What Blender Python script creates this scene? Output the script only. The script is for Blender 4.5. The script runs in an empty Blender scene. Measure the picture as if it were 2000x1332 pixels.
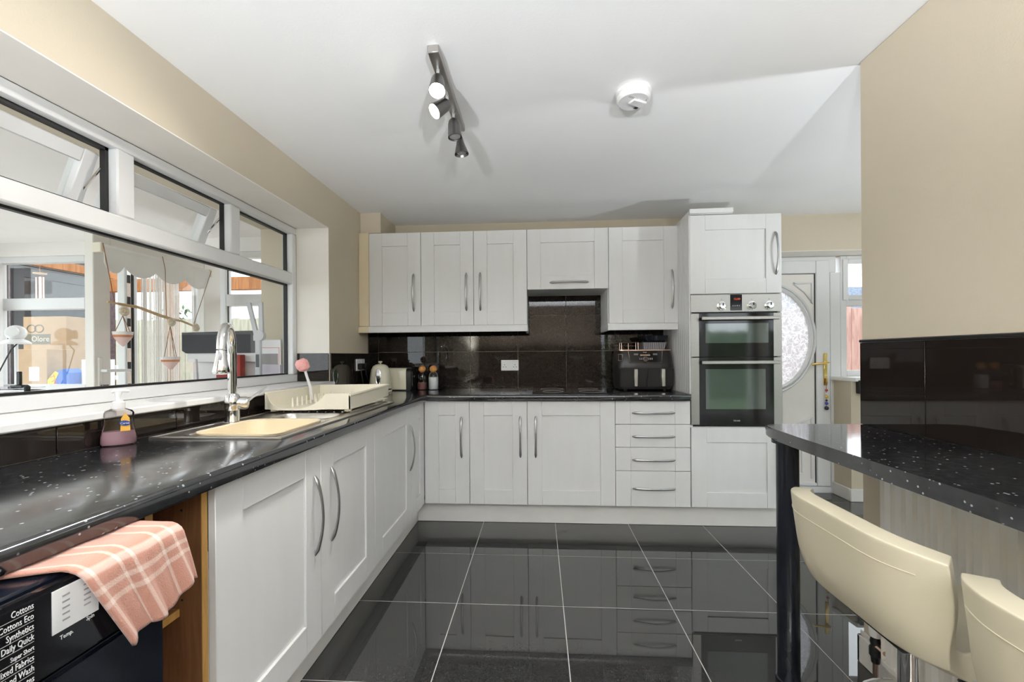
import bpy, bmesh, math, random
from mathutils import Vector, Matrix
random.seed(4)
S = bpy.context.scene
C = S.collection
PI = math.pi

# ------------------------------------------------------------------ camera
CAM_Z, YAW, ROLL, PITCH, FPX, CY = 1.1844, 0.0632, -0.0074, -0.001, 833.8, 694.37
cam = bpy.data.cameras.new('camera'); cam_o = bpy.data.objects.new('camera', cam); C.objects.link(cam_o)
cam.sensor_width = 36; cam.lens = FPX / 2000 * 36; cam.shift_y = (CY - 666) / 2000; cam.clip_start = .02
fw = Vector((-math.sin(YAW) * math.cos(PITCH), math.cos(YAW) * math.cos(PITCH), math.sin(PITCH)))
rt0 = Vector((math.cos(YAW), math.sin(YAW), 0)); up0 = rt0.cross(fw)
rt = rt0 * math.cos(ROLL) + up0 * math.sin(ROLL); up = up0 * math.cos(ROLL) - rt0 * math.sin(ROLL)
mx = Matrix((rt, up, -fw)).transposed().to_4x4(); mx.translation = Vector((0, 0, CAM_Z))
cam_o.matrix_world = mx
S.camera = cam_o

# ------------------------------------------------------------------ sky, sun, exposure
W = bpy.data.worlds.new('sky'); S.world = W; W.use_nodes = True
bg = W.node_tree.nodes['Background']; bg.inputs['Color'].default_value = (.88, .945, 1.0, 1); bg.inputs['Strength'].default_value = 1.8
sun = bpy.data.lights.new('sun', 'SUN'); sun.energy = .6; sun.angle = math.radians(3); sun.color = (1, .95, .86)
sun_o = bpy.data.objects.new('sun', sun); C.objects.link(sun_o); sun_o.rotation_euler = Vector((.45, .55, -1)).to_track_quat('-Z', 'Y').to_euler()
def portal(loc, rot, sx, sy):
    l = bpy.data.lights.new('window_portal', 'AREA'); l.shape = 'RECTANGLE'; l.size = sx; l.size_y = sy; l.cycles.is_portal = True
    o = bpy.data.objects.new('window_portal', l); C.objects.link(o); o.location = loc; o.rotation_euler = rot
portal((2.75, -2.62, 1.08), (PI / 2, 0, 0), 2.7, 2.1)           # dining end patio doors
portal((4.24, -.4, 1.08), (0, PI / 2, 0), 2.1, 3.6)             # dining side glazing
portal((2.9, 3.84, 1.45), (-PI / 2, 0, 0), .9, 1.0)             # utility window
portal((-4.94, 1.0, 1.35), (0, -PI / 2, 0), 1.5, 4.6)           # conservatory side glazing
V = S.view_settings; V.view_transform = 'Standard'; V.look = 'None'; V.gamma = 1; V.exposure = 1.05; V.use_curve_mapping = False
FILL_UPLIGHT = 215  # energy of the added out-of-view fill lamps
S.cycles.use_denoising = True
S.cycles.max_bounces = 12; S.cycles.diffuse_bounces = 6; S.cycles.glossy_bounces = 5; S.cycles.transparent_max_bounces = 16
S.cycles.sample_clamp_indirect = 8

# ------------------------------------------------------------------ materials
MATS = {}
def nt(name):
    m = bpy.data.materials.new(name); m.use_nodes = True; MATS[name] = m
    t = m.node_tree; b = t.nodes['Principled BSDF']
    return m, t, b
def N(t, typ, **kw):
    n = t.nodes.new(typ)
    for k, v in kw.items():
        if k in n.inputs: n.inputs[k].default_value = v
        else: setattr(n, k, v)
    return n
def coords(t, scale=(1, 1, 1)):
    tc = N(t, 'ShaderNodeTexCoord'); mp = N(t, 'ShaderNodeMapping'); mp.inputs['Scale'].default_value = scale
    t.links.new(tc.outputs['Object'], mp.inputs['Vector']); return mp.outputs['Vector']
def mix(t, fac, a, b):
    n = N(t, 'ShaderNodeMix', data_type='RGBA')
    n.inputs['A'].default_value = (*a, 1) if not hasattr(a, 'links') else (0, 0, 0, 1)
    n.inputs['B'].default_value = (*b, 1) if not hasattr(b, 'links') else (0, 0, 0, 1)
    for k, v in (('A', a), ('B', b)):
        if hasattr(v, 'links'): t.links.new(v, n.inputs[k])
    if hasattr(fac, 'links'): t.links.new(fac, n.inputs[0])
    else: n.inputs[0].default_value = fac
    return n.outputs['Result']
def ramp(t, src, p0, p1):
    n = N(t, 'ShaderNodeMapRange'); n.inputs['From Min'].default_value = p0; n.inputs['From Max'].default_value = p1
    t.links.new(src, n.inputs['Value']); return n.outputs['Result']
def bump(t, b, src, strength, dist=.002):
    n = N(t, 'ShaderNodeBump'); n.inputs['Strength'].default_value = strength; n.inputs['Distance'].default_value = dist
    t.links.new(src, n.inputs['Height']); t.links.new(n.outputs['Normal'], b.inputs['Normal'])
def P(name, rgb, rough=.5, metal=0, var=.05, sc=6, bmp=0, bsc=80, stretch=(1, 1, 1), spec=.5, coat=0, trans=0, ior=1.45, emit=0, sheen=0):
    m, t, b = nt(name)
    v = coords(t, stretch)
    nz = N(t, 'ShaderNodeTexNoise', Scale=sc, Detail=4); t.links.new(v, nz.inputs['Vector'])
    lo = tuple(c * (1 - var) for c in rgb); hi = tuple(min(1, c * (1 + var)) for c in rgb)
    t.links.new(mix(t, ramp(t, nz.outputs['Fac'], .3, .7), lo, hi), b.inputs['Base Color'])
    b.inputs['Roughness'].default_value = rough; b.inputs['Metallic'].default_value = metal
    b.inputs['Specular IOR Level'].default_value = spec; b.inputs['IOR'].default_value = ior
    b.inputs['Coat Weight'].default_value = coat; b.inputs['Transmission Weight'].default_value = trans
    if sheen: b.inputs['Sheen Weight'].default_value = sheen
    if emit: b.inputs['Emission Color'].default_value = (*rgb, 1); b.inputs['Emission Strength'].default_value = emit
    if bmp:
        n2 = N(t, 'ShaderNodeTexNoise', Scale=bsc, Detail=3); t.links.new(v, n2.inputs['Vector']); bump(t, b, n2.outputs['Fac'], bmp)
    return m
P('cream_wall', (.575, .51, .40), .85, var=.03, sc=2, bmp=.15, bsc=140)
P('reveal_paint', (.80, .765, .71), .8, var=.03, sc=3, bmp=.1, bsc=140)
P('ceiling_paint', (.87, .87, .865), .9, var=.02, sc=1.5, bmp=.15, bsc=120)
P('white_unit', (.72, .717, .712), .38, var=.015, sc=3, bmp=.03, bsc=18, stretch=(6, 6, 1))
P('brown_wall', (.13, .098, .07), .85, var=.04, sc=2)
P('cream_filler', (.74, .64, .45), .5, var=.03)
P('plinth_white', (.72, .70, .67), .4, var=.03)
P('upvc', (.74, .745, .75), .3, var=.015)
P('upvc_warm', (.80, .77, .73), .35, var=.02)
P('gasket', (.012, .012, .012), .45)
P('grout', (.55, .54, .52), .9)
P('wall_grout', (.45, .40, .36), .9)
P('handle_metal', (.42, .42, .42), .32, metal=1, var=.06, sc=40)
P('chrome', (.82, .82, .82), .07, metal=1, var=.02)
P('stainless', (.76, .73, .69), .28, metal=1, var=.05, sc=30, stretch=(1, 14, 1))
P('oven_steel', (.50, .475, .455), .36, metal=1, var=.05, sc=30, stretch=(1, 1, 20))
P('oven_glass', (.018, .017, .018), .05, spec=.6, var=.05)
P('oven_window', (.075, .10, .09), .05, spec=.9, ior=1.7, var=.08, sc=4)
P('black_plastic', (.014, .014, .015), .3, var=.1)
P('black_gloss', (.008, .008, .010), .08, var=.1)
P('navy_black', (.006, .008, .014), .12, var=.2, sc=3)
P('dark_leg', (.010, .012, .018), .22, var=.2)
P('cream_plastic', (.80, .75, .62), .35, var=.03)
P('bowl_plastic', (.76, .65, .45), .4, var=.03)
P('kettle_cream', (.71, .67, .52), .25, var=.03, coat=.3)
P('cork', (.68, .32, .10), .8, var=.2, sc=60)
P('white_plastic', (.82, .82, .82), .35, var=.02)
P('grey_plastic', (.50, .51, .54), .45, var=.03)
P('fryer_black', (.022, .020, .020), .28, var=.1)
P('copper', (.72, .52, .42), .25, metal=1)
P('display_grey', (.15, .14, .14), .4)
P('print_white', (.75, .75, .75), .6)
P('print_grey', (.35, .34, .34), .6)
P('print_red', (.70, .10, .06), .6)
P('salt', (.85, .85, .85), .9)
P('spice', (.30, .13, .11), .9)
P('brass', (.83, .60, .22), .2, metal=1)
P('bead_red', (.55, .08, .08), .2); P('bead_blue', (.06, .08, .55), .2); P('bead_gold', (.75, .5, .1), .2); P('bead_dark', (.03, .03, .05), .2)
P('radiator_white', (.78, .76, .72), .35, var=.02)
P('label_navy', (.02, .05, .25), .4); P('label_gold', (.75, .42, .08), .4)
P('soap_liquid', (.62, .40, .47), .2, trans=.35)
P('pink_bristle', (.85, .42, .40), .7, var=.15, sc=80)
P('driftwood', (.60, .42, .24), .8, var=.15, sc=20, stretch=(1, 8, 1))
P('string', (.30, .15, .07), .9)
P('ribbon_flower', (.72, .62, .48), .9, var=.3, sc=90)
P('pot_pink', (.80, .58, .54), .5); P('pot_white', (.84, .80, .78), .5); P('pot_copper', (.62, .24, .12), .5)
P('curtain_white', (.85, .84, .83), .8, trans=.0, bmp=.2, bsc=30)
def net():
    m, t, b = nt('net_white'); t.nodes.remove(b); df = N(t, 'ShaderNodeBsdfDiffuse'); df.inputs[0].default_value = (.85, .83, .81, 1); tl = N(t, 'ShaderNodeBsdfTranslucent'); tl.inputs[0].default_value = (.9, .88, .86, 1)
    mxs = N(t, 'ShaderNodeMixShader'); mxs.inputs[0].default_value = .6; t.links.new(df.outputs[0], mxs.inputs[1]); t.links.new(tl.outputs[0], mxs.inputs[2]); t.links.new(mxs.outputs[0], t.nodes['Material Output'].inputs['Surface'])
net()
P('cons_white', (.86, .835, .82), .6, var=.015)
P('card', (.40, .27, .155), .8, var=.08, sc=12)
P('card_dark', (.13, .12, .08), .7)
P('card_gold', (.55, .48, .35), .7)
P('blue_bag', (.04, .14, .50), .6, var=.2); P('yellow_print', (.85, .55, .03), .6)
P('anthracite', (.045, .047, .055), .5); P('dark_brick', (.10, .065, .07), .8, var=.4, sc=30)
P('render_pink', (.72, .62, .58), .85)
P('garden_green', (.10, .16, .06), .9, var=.5, sc=8)
P('paving', (.48, .45, .42), .9, var=.2, sc=4)
P('roof_slate', (.12, .15, .20), .7, var=.4, sc=12)
P('red_box', (.33, .04, .03), .6); P('paper', (.82, .82, .84), .8, var=.02); P('lilac', (.58, .55, .62), .5)
P('printer_black', (.035, .036, .042), .5)
P('desk_white', (.80, .79, .78), .4)
P('alarm_white', (.80, .79, .79), .4)
P('spot_metal', (.20, .19, .185), .3, metal=1, var=.1)
P('glow', (1, .96, .88), .5, emit=28)
P('screen_orange', (.8, .12, .05), .4, emit=.25)
def wood(name, a, b_, sc, stretch, rough=.5):
    m, t, b = nt(name); v = coords(t, stretch)
    nz = N(t, 'ShaderNodeTexNoise', Scale=sc, Detail=6, Distortion=1.2); t.links.new(v, nz.inputs['Vector'])
    t.links.new(mix(t, ramp(t, nz.outputs['Fac'], .35, .65), a, b_), b.inputs['Base Color']); b.inputs['Roughness'].default_value = rough
    bump(t, b, nz.outputs['Fac'], .15)
wood('carcass_brown', (.20, .085, .035), (.26, .115, .05), 12, (6, 6, .5))
wood('oak_edging', (.52, .28, .07), (.60, .34, .10), 12, (6, 6, .6))
wood('pergola_wood', (.30, .11, .03), (.46, .20, .07), 6, (5, 5, .5), .7)
wood('fence_wood', (.36, .20, .17), (.50, .32, .28), 6, (5, 5, .5), .8)
wood('fence_pale', (.36, .36, .28), (.48, .46, .37), 6, (5, 5, .5), .8)
def worktop(name, rough, base=(.010, .011, .013)):
    m, t, b = nt(name); v = coords(t)
    vo = N(t, 'ShaderNodeTexVoronoi', Scale=130); t.links.new(v, vo.inputs['Vector'])
    nz = N(t, 'ShaderNodeTexNoise', Scale=55, Detail=3); t.links.new(v, nz.inputs['Vector'])
    c1 = mix(t, ramp(t, nz.outputs['Fac'], .45, .75), base, (.035, .037, .042))
    sep = N(t, 'ShaderNodeSeparateColor'); t.links.new(vo.outputs['Color'], sep.inputs[0])
    near = ramp(t, vo.outputs['Distance'], .42, .30); pick = ramp(t, sep.outputs[0], .955, .96)
    mu = N(t, 'ShaderNodeMath', operation='MULTIPLY'); t.links.new(near, mu.inputs[0]); t.links.new(pick, mu.inputs[1])
    t.links.new(mix(t, mu.outputs[0], c1, (.34, .36, .39)), b.inputs['Base Color'])
    n3 = N(t, 'ShaderNodeTexNoise', Scale=7, Detail=5); mp = coords(t, (1, 5, 1)); t.links.new(mp, n3.inputs['Vector'])
    r = N(t, 'ShaderNodeMapRange'); r.inputs['To Min'].default_value = rough * .75; r.inputs['To Max'].default_value = rough * 1.35; t.links.new(n3.outputs['Fac'], r.inputs['Value'])
    t.links.new(r.outputs['Result'], b.inputs['Roughness']); b.inputs['IOR'].default_value = 2.0
worktop('worktop_black', .13); worktop('bar_black', .07)
def tile(name, rgb, rough, wav, sc, spec=.5):
    m, t, b = nt(name); v = coords(t)
    nz = N(t, 'ShaderNodeTexNoise', Scale=180, Detail=2); t.links.new(v, nz.inputs['Vector'])
    t.links.new(mix(t, ramp(t, nz.outputs['Fac'], .4, .7), rgb, tuple(c * 1.18 for c in rgb)), b.inputs['Base Color'])
    b.inputs['Roughness'].default_value = rough; b.inputs['Specular IOR Level'].default_value = spec
    if wav: n2 = N(t, 'ShaderNodeTexNoise', Scale=sc, Detail=1); t.links.new(v, n2.inputs['Vector']); bump(t, b, n2.outputs['Fac'], wav, .004)
tile('floor_polished', (.036, .036, .035), .012, 0, 4, .5); MATS['floor_polished'].node_tree.nodes['Principled BSDF'].inputs['IOR'].default_value = 1.75; tile('black_wall_tile', (.016, .012, .010), .03, 0, 3, .5)
def leather():
    m, t, b = nt('cream_leather'); v = coords(t)
    vo = N(t, 'ShaderNodeTexVoronoi', Scale=420); t.links.new(v, vo.inputs['Vector']); bump(t, b, vo.outputs['Distance'], .12, .0006)
    nz = N(t, 'ShaderNodeTexNoise', Scale=5); t.links.new(v, nz.inputs['Vector'])
    t.links.new(mix(t, nz.outputs['Fac'], (.55, .50, .375), (.59, .54, .41)), b.inputs['Base Color']); b.inputs['Roughness'].default_value = .38
leather()
def glass(name, tint=(1, 1, 1), refl=.9, pattern=False):
    m, t, b = nt(name); t.nodes.remove(b); out = t.nodes['Material Output']
    tr = N(t, 'ShaderNodeBsdfTransparent'); tr.inputs[0].default_value = (*tint, 1)
    gl = N(t, 'ShaderNodeBsdfGlossy'); gl.inputs['Roughness'].default_value = .02
    fr = N(t, 'ShaderNodeFresnel'); fr.inputs['IOR'].default_value = 1.35
    mu = N(t, 'ShaderNodeMath', operation='MULTIPLY'); mu.inputs[1].default_value = refl; t.links.new(fr.outputs[0], mu.inputs[0])
    mxs = N(t, 'ShaderNodeMixShader'); t.links.new(mu.outputs[0], mxs.inputs[0]); t.links.new(tr.outputs[0], mxs.inputs[1]); t.links.new(gl.outputs[0], mxs.inputs[2])
    last = mxs.outputs[0]
    if pattern:
        v = coords(t); vo = N(t, 'ShaderNodeTexVoronoi', Scale=26, feature='DISTANCE_TO_EDGE'); nz = N(t, 'ShaderNodeTexNoise', Scale=14, Detail=2)
        t.links.new(v, nz.inputs['Vector']); mv = N(t, 'ShaderNodeMixRGB'); mv.inputs[0].default_value = .12; t.links.new(v, mv.inputs[1]); t.links.new(nz.outputs['Color'], mv.inputs[2]); t.links.new(mv.outputs[0], vo.inputs['Vector'])
        tl = N(t, 'ShaderNodeBsdfTranslucent'); tl.inputs[0].default_value = (.95, .96, .97, 1)
        m2 = N(t, 'ShaderNodeMixShader'); e = ramp(t, vo.outputs['Distance'], .10, .02)
        r2 = N(t, 'ShaderNodeMapRange'); r2.inputs['To Min'].default_value = .35; r2.inputs['To Max'].default_value = .75; t.links.new(e, r2.inputs['Value'])
        t.links.new(r2.outputs['Result'], m2.inputs[0]); t.links.new(last, m2.inputs[1]); t.links.new(tl.outputs[0], m2.inputs[2]); last = m2.outputs[0]
    t.links.new(last, out.inputs['Surface'])
def globe():
    m, t, b = nt('lamp_globe'); t.nodes.remove(b)
    tr = N(t, 'ShaderNodeBsdfTransparent'); tr.inputs[0].default_value = (.85, .84, .82, 1); tl = N(t, 'ShaderNodeBsdfTranslucent'); tl.inputs[0].default_value = (.9, .89, .87, 1)
    mxs = N(t, 'ShaderNodeMixShader'); mxs.inputs[0].default_value = .25; t.links.new(tr.outputs[0], mxs.inputs[1]); t.links.new(tl.outputs[0], mxs.inputs[2]); t.links.new(mxs.outputs[0], t.nodes['Material Output'].inputs['Surface'])
globe()
glass('pane_glass', (.98, .985, .98), .12); glass('clear_plastic', (.93, .90, .89), 1); glass('jar_glass', (.93, .94, .95), 1.5); glass('obscure_glass', (.62, .63, .64), 1, True)
def towel():
    m, t, b = nt('towel_pink')
    uv = N(t, 'ShaderNodeUVMap'); sp = N(t, 'ShaderNodeSeparateXYZ'); t.links.new(uv.outputs[0], sp.inputs[0])
    def lines(sock, cs, w):
        tot = None
        for c in cs:
            s = N(t, 'ShaderNodeMath', operation='SUBTRACT'); s.inputs[1].default_value = c; t.links.new(sock, s.inputs[0])
            a = N(t, 'ShaderNodeMath', operation='ABSOLUTE'); t.links.new(s.outputs[0], a.inputs[0])
            r = ramp(t, a.outputs[0], w, w * .55)
            if tot is None: tot = r
            else:
                q = N(t, 'ShaderNodeMath', operation='MAXIMUM'); t.links.new(tot, q.inputs[0]); t.links.new(r, q.inputs[1]); tot = q.outputs[0]
        return tot
    lx = lines(sp.outputs[0], (.06, .30, .42, .72, .86), .022); ly = lines(sp.outputs[1], (.14, .52, .62, .71), .022)
    ad = N(t, 'ShaderNodeMath', operation='ADD'); t.links.new(lx, ad.inputs[0]); t.links.new(ly, ad.inputs[1])
    hf = N(t, 'ShaderNodeMath', operation='MULTIPLY'); hf.inputs[1].default_value = .5; t.links.new(ad.outputs[0], hf.inputs[0])
    t.links.new(mix(t, hf.outputs[0], (.54, .26, .19), (.80, .64, .56)), b.inputs['Base Color']); b.inputs['Roughness'].default_value = .95; b.inputs['Sheen Weight'].default_value = .3
    nz = N(t, 'ShaderNodeTexNoise', Scale=420, Detail=2); t.links.new(coords(t), nz.inputs['Vector']); bump(t, b, nz.outputs['Fac'], .5, .003)
towel()

# ------------------------------------------------------------------ mesh helpers
class MB:
    def __init__(s): s.bm = bmesh.new()
    def box(s, x0, x1, y0, y1, z0, z1, bev=0, seg=1):
        r = bmesh.ops.create_cube(s.bm, size=1); vs = r['verts']
        for v in vs: v.co = Vector(((x0 + x1) / 2 + v.co.x * abs(x1 - x0), (y0 + y1) / 2 + v.co.y * abs(y1 - y0), (z0 + z1) / 2 + v.co.z * abs(z1 - z0)))
        if bev:
            es = list({e for v in vs for e in v.link_edges})
            bmesh.ops.bevel(s.bm, geom=es, offset=bev, segments=seg, affect='EDGES', clamp_overlap=True)
        return s
    def rings(s, rs, closed=True, cap=True):
        vr = [[s.bm.verts.new(Vector(p)) for p in r] for r in rs]
        n = len(vr[0])
        for a, b in zip(vr, vr[1:]):
            for i in range(n if closed else n - 1):
                j = (i + 1) % n; s.bm.faces.new((a[i], a[j], b[j], b[i]))
        if cap and closed: s.bm.faces.new(vr[0][::-1]); s.bm.faces.new(vr[-1])
        return s
    def tube(s, pts, r, n=10, flat=1.0, upv=None):
        pts = [Vector(p) for p in pts]; rs = r if isinstance(r, (list, tuple)) else [r] * len(pts); out = []; pu = Vector(upv) if upv else None
        for i, p in enumerate(pts):
            d = (pts[min(i + 1, len(pts) - 1)] - pts[max(i - 1, 0)]).normalized()
            if pu is None: pu = Vector((0, 0, 1)) if abs(d.z) < .9 else Vector((1, 0, 0))
            a = d.cross(pu).normalized(); b = a.cross(d).normalized(); pu = b
            out.append([p + (a * math.cos(t) + b * math.sin(t) * flat) * rs[i] for t in (2 * PI * k / n for k in range(n))])
        return s.rings(out)
    def lathe(s, prof, c=(0, 0, 0), n=24, sx=1, sy=1, d=None):
        c = Vector(c); q = Vector((0, 0, 1)).rotation_difference(Vector(d)) if d else None; out = []
        for r, z in prof:
            ring = []
            for k in range(n):
                v = Vector((r * math.cos(2 * PI * k / n) * sx, r * math.sin(2 * PI * k / n) * sy, z))
                ring.append(c + (q @ v if q else v))
            out.append(ring)
        return s.rings(out)
    def prism(s, poly, ax, a0, a1):
        def pt(p, a): return (a, p[0], p[1]) if ax == 'x' else ((p[0], a, p[1]) if ax == 'y' else (p[0], p[1], a))
        return s.rings([[pt(p, a0) for p in poly], [pt(p, a1) for p in poly]])
    def sphere(s, c, r, n=14, sc=(1, 1, 1)):
        q = bmesh.ops.create_uvsphere(s.bm, u_segments=n, v_segments=max(6, n * 2 // 3), radius=r)
        for v in q['verts']: v.co = Vector(c) + Vector((v.co.x * sc[0], v.co.y * sc[1], v.co.z * sc[2]))
        return s
    def grid(s, rows):
        vr = [[s.bm.verts.new(Vector(p)) for p in r] for r in rows]
        for a, b in zip(vr, vr[1:]):
            for i in range(len(a) - 1): s.bm.faces.new((a[i], a[i + 1], b[i + 1], b[i]))
        return s
    def frame(s, x0, x1, z0, z1, y0, y1, w, bev=.003):
        s.box(x0, x0 + w, y0, y1, z0, z1, bev); s.box(x1 - w, x1, y0, y1, z0, z1, bev)
        s.box(x0 + w, x1 - w, y0, y1, z0, z0 + w, bev); s.box(x0 + w, x1 - w, y0, y1, z1 - w, z1, bev); return s
    def mesh(s, name):
        bmesh.ops.recalc_face_normals(s.bm, faces=s.bm.faces)
        me = bpy.data.meshes.new(name); s.bm.to_mesh(me); s.bm.free()
        for p in me.polygons: p.use_smooth = True
        me.set_sharp_from_angle(angle=math.radians(38)); return me
def obj(name, mb, mat, parent=None, label=None):
    me = mb.mesh(name) if isinstance(mb, MB) else mb
    if mat: me.materials.clear(); me.materials.append(MATS[mat])
    o = bpy.data.objects.new(name, me); C.objects.link(o)
    if parent: o.parent = parent
    if label: o['label'] = label
    return o
def thing(name, label, cat, loc=(0, 0, 0), rz=0, group=None, kind=None):
    o = bpy.data.objects.new(name, None); C.objects.link(o); o.location = loc; o.rotation_euler = (0, 0, rz); o.empty_display_size = .05
    o['label'] = label; o['category'] = cat
    if group: o['group'] = group
    if kind: o['kind'] = kind
    return o
def solo(name, mb, mat, label, cat, loc=(0, 0, 0), rz=0, group=None, kind=None):
    o = obj(name, mb, mat); o.location = loc; o.rotation_euler = (0, 0, rz); o['label'] = label; o['category'] = cat
    if group: o['group'] = group
    if kind: o['kind'] = kind
    return o
def struct(name, mb, mat, label, cat='wall'): return solo(name, mb, mat, label, cat, kind='structure')
def copy_tree(o, parent=None):
    c = o.copy(); C.objects.link(c)
    if parent: c.parent = parent
    for ch in list(o.children): copy_tree(ch, c)
    return c
def text(s, size, mat, parent, loc, rot, name='lettering', align='LEFT', sx=1.0):
    cu = bpy.data.curves.new('lettering', 'FONT'); cu.body = s; cu.size = size; cu.extrude = .0003; cu.align_x = align; cu.resolution_u = 2
    to = bpy.data.objects.new('lettering_source', cu); C.objects.link(to)
    me = bpy.data.meshes.new_from_object(to.evaluated_get(bpy.context.evaluated_depsgraph_get()))
    bpy.data.objects.remove(to); bpy.data.curves.remove(cu)
    o = obj(name, me, mat, parent); o.location = loc; o.rotation_euler = rot; o.scale = (sx, 1, 1); return o

# ------------------------------------------------------------------ room dimensions
XW, YK, ZC = -1.372, 3.56, 2.29       # left wall face, back wall face, ceiling
XD, YD = -.807, 2.945                 # door front planes of the left and back runs
YE = 3.5                              # conservatory end wall
XR, YR = 1.228, 1.71                  # right wall face and its free end

# ------------------------------------------------------------------ structure
m = MB().box(-1.835, 4.3, -2.7, 3.95, -.12, -.001)
floor = struct('floor', m, 'grout', 'dark polished tiled kitchen floor with thin pale grout lines', 'floor')
TS, TX, TY = .506, -.4003, 2.525
shared = {}
def shared_box(key, w, h, t, bev, mat, name):
    k = (key, round(w, 3), round(h, 3), round(t, 3))
    if k not in shared:
        shared[k] = MB().box(0, w, 0, h, 0, t, bev).mesh(name); shared[k].materials.append(MATS[mat])
    return shared[k]
for i in range(-2, 10):
    for j in range(-3, 12):
        x0, x1 = TX + TS * i, TX + TS * (i + 1); y1, y0 = TY - TS * (j - 1), TY - TS * j
        x0, x1 = max(x0, XW), min(x1, 4.2); y0, y1 = max(y0, -2.6), min(y1, YK + .2)
        if x1 - x0 < .03 or y1 - y0 < .03: continue
        o = bpy.data.objects.new('floor_tile', shared_box('f', x1 - x0 - .0035, y1 - y0 - .0035, .0085, .0008, 'floor_polished', 'floor_tile')); C.objects.link(o)
        o.location = (x0 + .00175, y0 + .00175, -.0085); o.parent = floor
m = MB().box(-1.835, 4.3, -2.7, 3.95, ZC, ZC + .12)
struct('ceiling', m, 'ceiling_paint', 'flat white painted kitchen ceiling', 'ceiling')
# left wall with the window opening
WY0, WY1, WZ0, WZ1 = .35, 2.72, .995, 2.03
m = MB().box(-1.835, XW, -2.6, YK, 0, WZ0).box(-1.835, XW, -2.6, YK, WZ1, ZC).box(-1.835, XW, WY1, YK, WZ0, WZ1).box(-1.835, XW, -2.6, WY0, WZ0, WZ1)
wall_left = struct('wall_left', m, 'cream_wall', 'cream painted wall around the long kitchen window')
m = MB().box(-1.59, XW + .0005, WY0, WY1, WZ1 - .004, WZ1).box(-1.59, XW + .0005, WY1 - .004, WY1, 1.2, WZ1 - .004)
struct('trim_1', m, 'reveal_paint', 'pale painted lining of the deep kitchen window recess', 'window reveal')
# back wall with the recess for back door and window
m = MB().box(-1.835, 1.64, YK, 3.86, 0, ZC).box(1.64, 3.3, YK, 3.86, 2.003, ZC).box(2.475, 3.3, YK, 3.86, 0, .955).box(3.3, 4.2, YK, 3.86, 0, ZC)
wall_back = struct('wall_back', m, 'cream_wall', 'cream back wall behind the wall units and over the door')
m = MB().box(1.64, 3.3, YK + .001, 3.76, 1.999, 2.003)
struct('trim_2', m, 'reveal_paint', 'white painted underside of the lintel over the back door', 'lintel')
m = MB().box(XR, XR + .11, -.6, YR, 0, ZC, .004)
wall_right = struct('wall_right', m, 'cream_wall', 'cream partition wall behind the black breakfast bar')
struct('wall_dining_side', MB().box(4.2, 4.3, 1.5, 3.86, 0, ZC).box(4.2, 4.3, -2.6, 1.5, 2.15, ZC).box(4.2, 4.3, -2.6, -2.4, 0, 2.15), 'cream_wall', 'cream side wall of the dining end around tall glazed doors')
m = MB().box(-1.835, 1.4, -2.7, -2.6, 0, ZC).box(4.1, 4.3, -2.7, -2.6, 0, ZC).box(1.4, 4.1, -2.7, -2.6, 2.15, ZC)
struct('wall_rear', m, 'brown_wall', 'brown rear wall with wide patio doors at the dining end')
for nm, lab, loc, rz, n, wd in (('door_2', 'white patio doors in the rear wall of the dining end', (1.4, -2.66, 0), 0, 3, .9), ('door_4', 'white glazed doors along the side of the dining end', (4.27, -2.4, 0), PI / 2, 4, .975)):
    pd = thing(nm, lab, 'patio door', loc, rz, kind='structure')
    for k in range(n):
        f = obj('door_frame', MB().frame(k * wd, (k + 1) * wd, 0, 2.15, 0, .06, .07), 'upvc', pd)
        obj('pane', MB().box(k * wd + .07, (k + 1) * wd - .07, .028, .034, .07, 2.08), 'pane_glass', f)
m = MB().box(XW, -1.21, 3.22, YK, 2.132, ZC, .002)
struct('trim_3', m, 'cream_wall', 'cream boxed-in corner over the wall units', 'boxing')
m = MB().box(XR - .014, XR, .6, YR + .014, 0, .105, .003).box(XR - .014, XR + .124, YR, YR + .014, 0, .105, .003).box(XR - .008, XR, .6, YR + .008, .105, .125, .004)
struct('baseboard_right', m, 'plinth_white', 'white skirting board at the foot of the partition wall', 'skirting board')
m = MB().box(2.46, 3.3, YK - .015, YK, 0, .10, .004).box(2.459, 2.474, YK, 3.76, 0, .10, .004)
struct('baseboard_back', m, 'plinth_white', 'white skirting under the low wall beside the back door', 'skirting board')

# wall tiles, one object each
def wtile(parent, plane, a0, a1, z0, z1, t=.008):
    g = .0025
    w, h = a1 - a0 - g, z1 - z0 - g
    o = bpy.data.objects.new('wall_tile', shared_box('w', w, h, t, .001, 'black_wall_tile', 'wall_tile')); C.objects.link(o); o.parent = parent
    if plane == 'back': o.matrix_local = Matrix.Translation((a0 + g / 2, YK, z0 + g / 2)) @ Matrix.Rotation(PI / 2, 4, 'X')
    elif plane == 'left': o.matrix_local = Matrix.Translation((XW, a0 + g / 2, z0 + g / 2)) @ Matrix(((0, 0, 1, 0), (1, 0, 0, 0), (0, 1, 0, 0), (0, 0, 0, 1)))
    elif plane == 'right': o.matrix_local = Matrix.Translation((XR, a1 - g / 2, z0 + g / 2)) @ Matrix(((0, 0, -1, 0), (-1, 0, 0, 0), (0, 1, 0, 0), (0, 0, 0, 1)))
    elif plane == 'jamb': o.matrix_local = Matrix.Translation((a0 + g / 2, WY1, z0 + g / 2)) @ Matrix.Rotation(PI / 2, 4, 'X')
for z0, z1 in ((.91, 1.215), (1.215, 1.515), (1.515, 1.815)):
    for k in range(-4, 3):
        a0, a1 = max(.225 + .4 * k, XW + .008), min(.225 + .4 * (k + 1), 1.018)
        if a1 - a0 > .03 and not (z0 > 1.5 and (a1 < -.1 or a0 > .55)): wtile(wall_back, 'back', a0, a1, z0, z1)
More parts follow.
